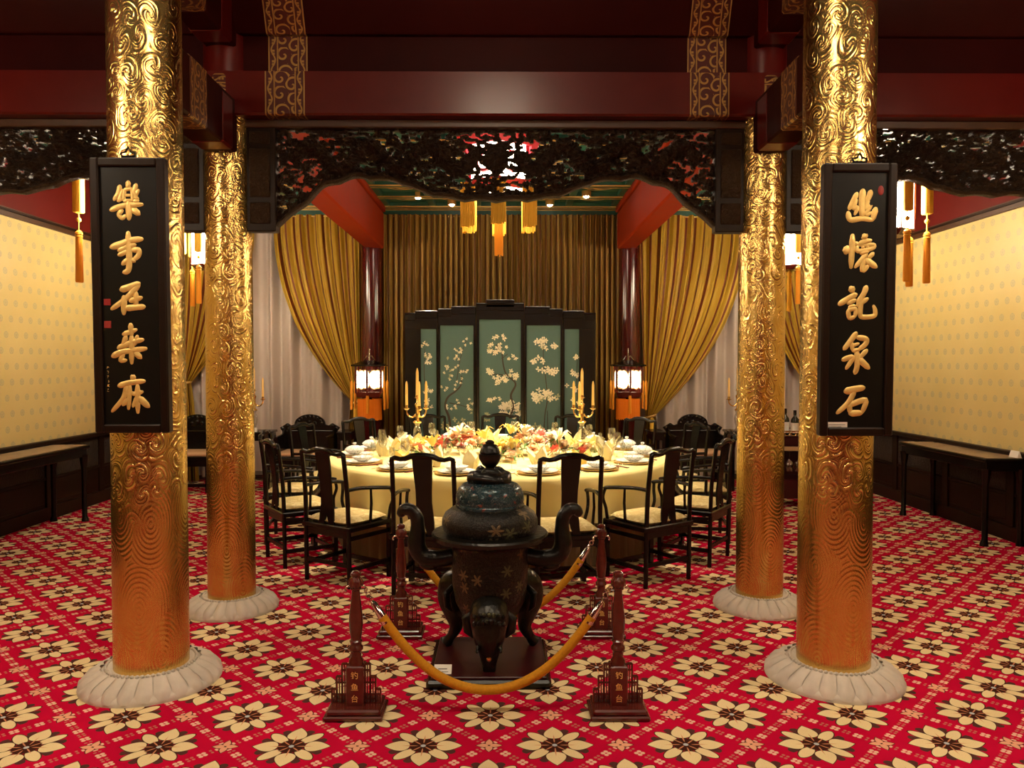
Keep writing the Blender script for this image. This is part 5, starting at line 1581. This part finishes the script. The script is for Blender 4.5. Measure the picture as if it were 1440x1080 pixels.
# ================================================================== FOLDING SCREEN
def folding_screen(y):
    t = thing('folding_screen', 'five-panel black wood folding screen with blossoming trees on teal silk', 'screen', (0, y, 0))
    rnd = random.Random(5)
    # x0, x1 of frame; silk x0, x1, z top; cornice steps (x0, x1, z); yaw
    panels = [(-1.225, -0.805, -1.02, -0.822, 2.10, [(-1.225, -1.09, 2.308), (-1.09, -0.805, 2.335)]),
              (-0.800, -0.315, -0.772, -0.346, 2.147, [(-0.80, -0.63, 2.36), (-0.63, -0.315, 2.39)]),
              (-0.310, 0.305, -0.270, 0.262, 2.220, [(-0.31, 0.305, 2.432), (-0.185, 0.18, 2.475)]),
              (0.310, 0.800, 0.338, 0.772, 2.147, [(0.31, 0.635, 2.39), (0.635, 0.80, 2.36)]),
              (0.805, 1.225, 0.826, 1.012, 2.10, [(0.805, 1.075, 2.335), (1.075, 1.225, 2.308)])]
    for k, (x0, x1, s0, s1, zt, cor) in enumerate(panels):
        yo = (0.0 if k in (1, 2, 3) else 0.0)
        m = MB(); m.box(x0, s0, -0.03, 0.03, 0.0, zt + 0.05, 0, 0.004); p = m.build('panel_frame', BLACKWOOD, t, 30)
        m = MB(); m.box(s1, x1, -0.03, 0.03, 0.0, zt + 0.05, 0, 0.004); m.build('stile', BLACKWOOD, p, 30)
        m = MB(); m.box(s0, s1, -0.028, 0.028, 0.0, 0.30, 0, 0.004); m.build('lower_board', BLACKWOOD, p, 30)
        m = MB(); m.box(x0, x1, -0.033, 0.033, zt + 0.0, min(c_[2] for c_ in cor), 0, 0.004); m.build('head_board', BLACKWOOD, p, 30)
        for c0, c1, z in cor:
            m = MB(); m.box(c0, c1, -0.045, 0.045, z - 0.10, z - 0.018, 0, 0.006); m.box(c0, c1, -0.055, 0.055, z - 0.022, z, 0, 0.006); m.build('stepped_cornice', BLACKWOOD, p, 30)
        m = MB(); m.box(s0 - 0.005, s1 + 0.005, -0.012, 0.012, 0.28, zt + 0.01); sp = m.build('silk_panel', TEAL, p, 0)
        w = s1 - s0; cx = (s0 + s1) / 2
        br = MB(); fl = MB()
        def branch(pts, r0, r1):
            q = smooth_line([(cx + a, -0.014, z) for a, z in pts], 6); n = len(q)
            br.tube(q, [r0 + (r1 - r0) * i / (n - 1) for i in range(n)], 6, flat=((0, 1, 0), 0.4)); return q
        def blossom(x, z, r, mi=0, n=5):
            if not (s0 + 0.01 < x < s1 - 0.01): return
            for j in range(n):
                a = 2 * PI * j / n + rnd.uniform(-0.4, 0.4); L = r * rnd.uniform(0.6, 1.0); wd = r * 0.24
                c_, s_ = math.cos(a), math.sin(a)
                vs = [(x, -0.015, z), (x + c_ * L * .55 - s_ * wd, -0.019, z + s_ * L * .55 + c_ * wd), (x + c_ * L, -0.016, z + s_ * L), (x + c_ * L * .55 + s_ * wd, -0.019, z + s_ * L * .55 - c_ * wd), (x + c_ * .4 * L, -0.0125, z + s_ * .4 * L)]
                fl.add(vs, [(0, 1, 2, 3)], mi)
        def cluster(x, z, R, n, r, mi=0, k_=5, sy=0.7):
            for _ in range(max(3, int(n * 0.62))):
                a = rnd.uniform(0, 2 * PI); q = R * math.sqrt(rnd.random()); blossom(cx + x + q * math.cos(a), z + sy * q * math.sin(a), r, mi if rnd.random() > .12 else 1, k_)
        if k == 2:
            branch([(0.12, 0.95), (0.17, 1.1), (0.14, 1.25), (0.20, 1.40), (0.08, 1.52), (0.04, 1.65), (0.02, 1.80), (-0.05, 1.9)], 0.016, 0.006); branch([(0.1, 1.5), (-0.05, 1.52), (-0.14, 1.50)], 0.008, 0.003); branch([(0.02, 1.72), (0.1, 1.78)], 0.006, 0.003)
            for a in ((-0.03, 1.86, .12, 18), (-0.10, 1.80, .08, 8), (-0.01, 1.99, .07, 7), (0.16, 1.72, .05, 6), (-0.13, 1.52, .09, 12), (0.13, 1.50, .12, 18), (0.0, 1.42, .10, 10), (-0.09, 1.22, .09, 10)): cluster(*a, 0.040)
            cluster(0.13, 1.06, 0.15, 60, 0.040, 0, 7, 0.75); cluster(-0.17, 0.97, .07, 9, 0.035, 1)
        elif k == 1:
            branch([(-0.08, 0.70), (-0.10, 0.95), (-0.15, 1.10), (-0.12, 1.22), (-0.02, 1.30), (0.05, 1.38), (0.06, 1.5)], 0.018, 0.006); branch([(0.0, 1.45), (0.04, 1.70), (0.10, 1.90), (0.14, 1.98)], 0.005, 0.002); branch([(-0.1, 1.15), (0.05, 1.12), (0.16, 1.08)], 0.006, 0.003)
            for a in ((0.12, 1.93, .07, 8), (0.04, 1.82, .08, 10), (-0.03, 1.72, .09, 12), (-0.06, 1.60, .10, 12), (-0.12, 1.50, .08, 9), (0.10, 1.52, .10, 11), (-0.15, 1.35, .06, 7), (0.0, 1.38, .09, 8), (0.08, 1.13, .13, 18), (-0.05, 1.10, .10, 9), (0.15, 1.04, .06, 5)): cluster(*a, 0.026)
            cluster(-0.1, .90, .12, 9, 0.05, 1, 4); cluster(0.12, .88, .10, 8, 0.05, 1, 4)
        elif k == 3:
            branch([(0.0, 0.70), (0.02, 1.0), (0.05, 1.2), (0.03, 1.45), (0.0, 1.7), (0.0, 1.9)], 0.007, 0.004); branch([(0.06, 0.7), (0.05, 1.05)], 0.006, 0.004)
            for a in ((-0.02, 1.93, .10, 13), (0.08, 1.86, .10, 13), (-0.06, 1.70, .09, 11), (0.0, 1.57, .09, 10), (0.12, 1.55, .09, 10), (0.02, 1.25, .17, 36), (-0.08, 1.22, .10, 10)): cluster(*a, 0.050, 0, 4, 0.45)
            cluster(-0.10, 0.85, .09, 12, 0.055, 1, 4)
        elif k == 0:
            branch([(-0.06, 0.9), (-0.05, 1.3), (-0.06, 1.6), (-0.05, 1.85)], 0.006, 0.003)
            for a in ((-0.06, 1.90, .04, 5), (-0.03, 1.75, .06, 9), (0.01, 1.68, .05, 6), (-0.01, 1.32, .07, 10), (0.01, 1.14, .08, 12)): cluster(*a, 0.034, 0 if k else 0)
        else:
            branch([(0.05, 0.8), (0.07, 1.2), (0.06, 1.5), (0.08, 1.75)], 0.006, 0.003)
            for a in ((0.05, 1.75, .04, 5), (0.03, 1.55, .07, 9), (0.0, 1.35, .07, 9), (0.05, 1.2, .05, 6)): cluster(*a, 0.045, 0, 4, 0.9)
        br.build('painted_branch', BRANCH, sp, 60)
        tag(fl.build('blossoms', [BLOSSOM, BLOSSOMG], sp, 0), kind='stuff')
folding_screen(9.9)

# ================================================================== REAR FURNITURE
def carved_armchair():
    t = thing('carved_armchair', 'x', 'chair')
    for s in (-1, 1):
        for y in (-0.22, 0.23):
            m = MB(); m.bar((s * 0.31, y, 0), (s * 0.31, y, 0.43), 0.05); m.build('leg', BLACKWOOD, t, 0)
        m = MB(); m.prism([(s * 0.30, 0.45), (s * 0.34, 0.45), (s * 0.34, 0.68), (s * 0.30, 0.72)][::s], -0.22, 0.20)
        m.xform(Matrix.Identity(4)); m.build('carved_arm', BLACKWOOD, t, 0)
        m = MB(); m.tube([(s * 0.32, 0.24, 0.70), (s * 0.325, -0.1, 0.71), (s * 0.33, -0.22, 0.78)], 0.022, 8); m.build('arm_rail', BLACKWOOD, t, 60)
        m = MB(); m.bar((s * 0.31, -0.22, 0.10), (s * 0.31, 0.23, 0.10), 0.03); m.build('stretcher', BLACKWOOD, t, 0)
    m = MB(); m.bar((-0.31, 0.235, 0.10), (0.31, 0.235, 0.10), 0.03, 0.04); m.build('stretcher', BLACKWOOD, t, 0)
    m = MB(); m.box(-0.345, 0.345, -0.25, 0.26, 0.42, 0.47, 0, 0.008); m.box(-0.32, 0.32, 0.225, 0.245, 0.34, 0.43); m.build('seat_frame', BLACKWOOD, t, 30)
    m = MB(); m.box(-0.31, 0.31, -0.20, 0.25, 0.465, 0.52, 0, 0.02); m.build('cushion', PEACH, t, 50)
    out = [(-0.37, 0.45), (-0.37, 0.76), (-0.40, 0.80), (-0.35, 0.83), (-0.30, 0.86), (-0.25, 0.83), (-0.215, 0.84)]
    arc = [(0.205 * math.cos(a), 0.845 + 0.135 * math.sin(a)) for a in np.linspace(PI, 0, 14)]
    poly = out + arc + [(-x, z) for x, z in out[::-1]]
    m = MB(); m.prism(poly[::-1], -0.26, -0.22); b = m.build('carved_back', BLACKWOOD, t, 0)
    m = MB()
    for j in range(9):
        a = PI * (j + 0.5) / 9; m.ball((0.165 * math.cos(a), -0.22, 0.845 + 0.105 * math.sin(a)), 0.022, 8, 6, 0, (1, 0.7, 1))
    for x, z in ((-0.3, 0.83), (0.3, 0.83), (0, 0.88), (-0.07, 0.86), (0.07, 0.86), (-0.36, 0.79), (0.36, 0.79)): m.ball((x, -0.22, z), 0.03, 8, 6, 0, (1, 0.7, 1))
    tag(m.build('carved_relief', BLACKWOOD, b, 60), kind='stuff')
    m = MB(); m.tube([(-0.31, -0.215, 0.755), (0.31, -0.215, 0.755)], 0.012, 6); m.build('back_rail', BLACKWOOD, b, 60)
    return t
ca = carved_armchair()
ca.location = (-2.55, 10.05, 0); ca.rotation_euler = (0, 0, PI); ca['label'] = 'heavy carved black armchair with arched crest before the sheer curtain, near the red-seal side lamp'
dup(ca, (-4.05, 10.05, 0), PI, 'heavy carved black armchair near the side wall, behind the slim column on the red-seal side')
dup(ca, (2.58, 10.05, 0), PI, 'heavy carved black armchair with arched crest, between the wine trolley and the floor lantern')

def tea_table(x, y, w, label):
    t = thing('tea_table', label, 'table', (x, y, 0))
    m = MB(); m.box(-w / 2, w / 2, -0.22, 0.22, 0.74, 0.775, 0, 0.008); m.build('tabletop', BLACKWOOD, t, 30)
    m = MB(); m.box(-w / 2 + 0.02, w / 2 - 0.02, -0.20, 0.20, 0.66, 0.745); m.build('apron', BLACKWOOD, t, 0)
    for sx in (-1, 1):
        for sy in (-1, 1):
            m = MB(); m.bar((sx * (w / 2 - 0.03), sy * 0.18, 0), (sx * (w / 2 - 0.03), sy * 0.18, 0.70), 0.035); m.build('leg', BLACKWOOD, t, 0)
    m = MB(); m.box(-w / 2 + 0.03, w / 2 - 0.03, -0.18, 0.18, 0.20, 0.22); m.build('shelf', BLACKWOOD, t, 0)
tea_table(-3.22, 10.1, 0.46, 'small black tea table with a candelabrum between the two carved armchairs')
tea_table(3.22, 10.1, 0.46, 'small black tea table with a candelabrum beside the single carved armchair')
tea_table(-2.02, 10.12, 0.20, 'narrow black side stand between carved armchair and floor lantern, red-seal plaque side')
tea_table(2.05, 10.12, 0.20, 'narrow black side stand between carved armchair and floor lantern, wine trolley side')
dup(cb, (-3.20, 10.0, 0.775), 0.2, 'candelabrum with orange candles on the tea table between two carved armchairs')
dup(cb, (3.10, 10.0, 0.775), 0.6, 'candelabrum with orange candles on the tea table beside the single carved armchair')
m = MB(); m.add([(-0.06, -0.018, 0), (0.06, -0.018, 0), (0.06, 0, 0.055), (-0.06, 0, 0.055), (0.06, 0.018, 0), (-0.06, 0.018, 0)], [(0, 1, 2, 3), (3, 2, 4, 5), (0, 5, 4, 1), (0, 3, 5), (1, 4, 2)])
o = m.build('caption_card', CARD, None, 0, loc=(-3.20, 9.92, 0.775)); tag(o, 'small white card on the tea table before the candelabrum', 'card')

# console tables along the side walls
def console(x, y0, y1, label):
    s = 1 if x > 0 else -1
    t = thing('console_table', label, 'table', (x, y0, 0)); L = y1 - y0; W = 0.40
    m = MB(); m.box(-W / 2, W / 2, 0, L, 0.765, 0.80, 0, 0.008); m.build('tabletop_frame', BLACKWOOD, t, 30)
    m = MB(); m.box(-W / 2 + 0.03, W / 2 - 0.03, 0.03, L - 0.03, 0.79, 0.804); i_ = m.build('stone_inlay', simple('tan_marble', (0.36, 0.24, 0.15), 0.25, 0.25, 9), t, 0); i_['label'] = 'tan marble inlay'
    m = MB(); m.box(-W / 2 + 0.025, W / 2 - 0.025, 0.02, L - 0.02, 0.68, 0.77, 0, 0.006); m.build('apron', BLACKWOOD, t, 30)
    for sx in (-1, 1):
        for yy in (0.05, L - 0.05):
            m = MB(); m.tube([(sx * (W / 2 - 0.035), yy, 0.0), (sx * (W / 2 - 0.035), yy, 0.02), (sx * (W / 2 - 0.04), yy, 0.06), (sx * (W / 2 - 0.04), yy, 0.55), (sx * (W / 2 - 0.045), yy, 0.70)], [0.038, 0.036, 0.026, 0.028, 0.045], 8); m.build('leg', BLACKWOOD, t, 50)
    return t
console(-4.515, 5.75, 8.12, 'long black console table with tan inlay along the wall on the red-seal plaque side')
console(4.57, 6.84, 8.36, 'black console table with tan inlay along the wall on the white-card plaque side')
m = MB(); m.add([(-0.02, -0.06, 0), (-0.02, 0.06, 0), (0.0, 0.06, 0.06), (0.0, -0.06, 0.06), (0.02, 0.06, 0), (0.02, -0.06, 0)], [(0, 1, 2, 3), (3, 2, 4, 5), (0, 5, 4, 1), (0, 3, 5), (1, 4, 2)])
o = m.build('caption_card', CARD, None, 0, loc=(4.69, 6.91, 0.804)); tag(o, 'small white card standing on the console table end', 'card')

# wine trolley
t = thing('wine_trolley', 'dark mahogany wine trolley with gallery rail and hanging glass rack', 'trolley', (3.44, 9.0, 0))
m = MB(); m.box(-0.30, 0.30, -0.24, 0.24, 0.79, 0.825, 0, 0.006); m.build('top', MAHOGD, t, 30)
m = MB(); m.box(-0.28, 0.28, -0.22, 0.22, 0.10, 0.32, 0, 0.006); m.build('lower_cabinet', MAHOGD, t, 30)
m = MB(); m.box(-0.27, 0.27, -0.235, -0.20, 0.655, 0.70); rk = m.build('glass_rack', simple('pale_wood', (0.45, 0.28, 0.14), 0.5), t, 0)
m = MB(); m.box(-0.28, 0.28, 0.20, 0.222, 0.30, 0.80); m.build('back_panel', MAHOGD, t, 0)
m = MB(); m.box(-0.28, 0.28, -0.235, 0.22, 0.715, 0.792); m.build('drawer_case', MAHOGD, t, 0)
for sx in (-1, 1):
    for sy in (-1, 1):
        m = MB(); m.bar((sx * 0.28, sy * 0.22, 0.0), (sx * 0.28, sy * 0.22, 0.80), 0.035); m.build('post', MAHOGD, t, 0)
m = MB()
for yy in (-0.235, 0.235):
    m.tube([(-0.29, yy, 0.88), (0.29, yy, 0.88)], 0.006, 6)
    for i in range(9): 
        x = -0.28 + 0.07 * i; m.tube([(x + 0.03 * math.cos(a), yy, 0.85 + 0.022 * math.sin(a)) for a in np.linspace(0, 2 * PI, 11)[:-1]], 0.004, 5, closed=True)
m.build('gallery_rail', BRASS, t, 60)
def bottle(x, y, h, foil, lab):
    t = thing('wine_bottle', lab, 'bottle', (x, y, 0.825))
    m = MB(); m.lathe([(0.045, 0.0), (0.046, 0.01), (0.046, h * 0.58), (0.040, h * 0.66), (0.016, h * 0.76), (0.014, h * 0.95), (0.017, h * 0.96), (0.017, h)], 20); m.build('glass_body', BOTTLE, t, 40)
    m = MB(); m.lathe([(0.0185, h * 0.82), (0.0185, h * 1.0), (0.0, h * 1.003)], 16); m.build('foil', foil, t, 40)
    m = MB(); m.lathe([(0.0468, h * 0.10), (0.0468, h * 0.50)], 20, cap=False); m.build('label', CARD, t, 60)
bottle(3.31, 8.87, 0.31, BLACKWOOD, 'dark wine bottle with large white label and black foil on the trolley')
bottle(3.42, 8.86, 0.29, BLACKWOOD, 'shorter dark wine bottle with white label, middle one on the trolley')
bottle(3.53, 8.88, 0.33, REDFOIL, 'dark wine bottle with red foil neck on the trolley')
for i, (x, yy) in enumerate(((3.31, 8.72), (3.41, 8.72), (3.51, 8.72))):
    o = put('wine_glass', WGM, None, (x, yy, 0.66), (PI, 0, 0)); tag(o, 'upside-down wine glass in the trolley rack, under the ' + ['large-label black-foil bottle', 'shorter middle bottle', 'red-foil bottle'][i], 'glass', 'glasses hanging on the trolley')
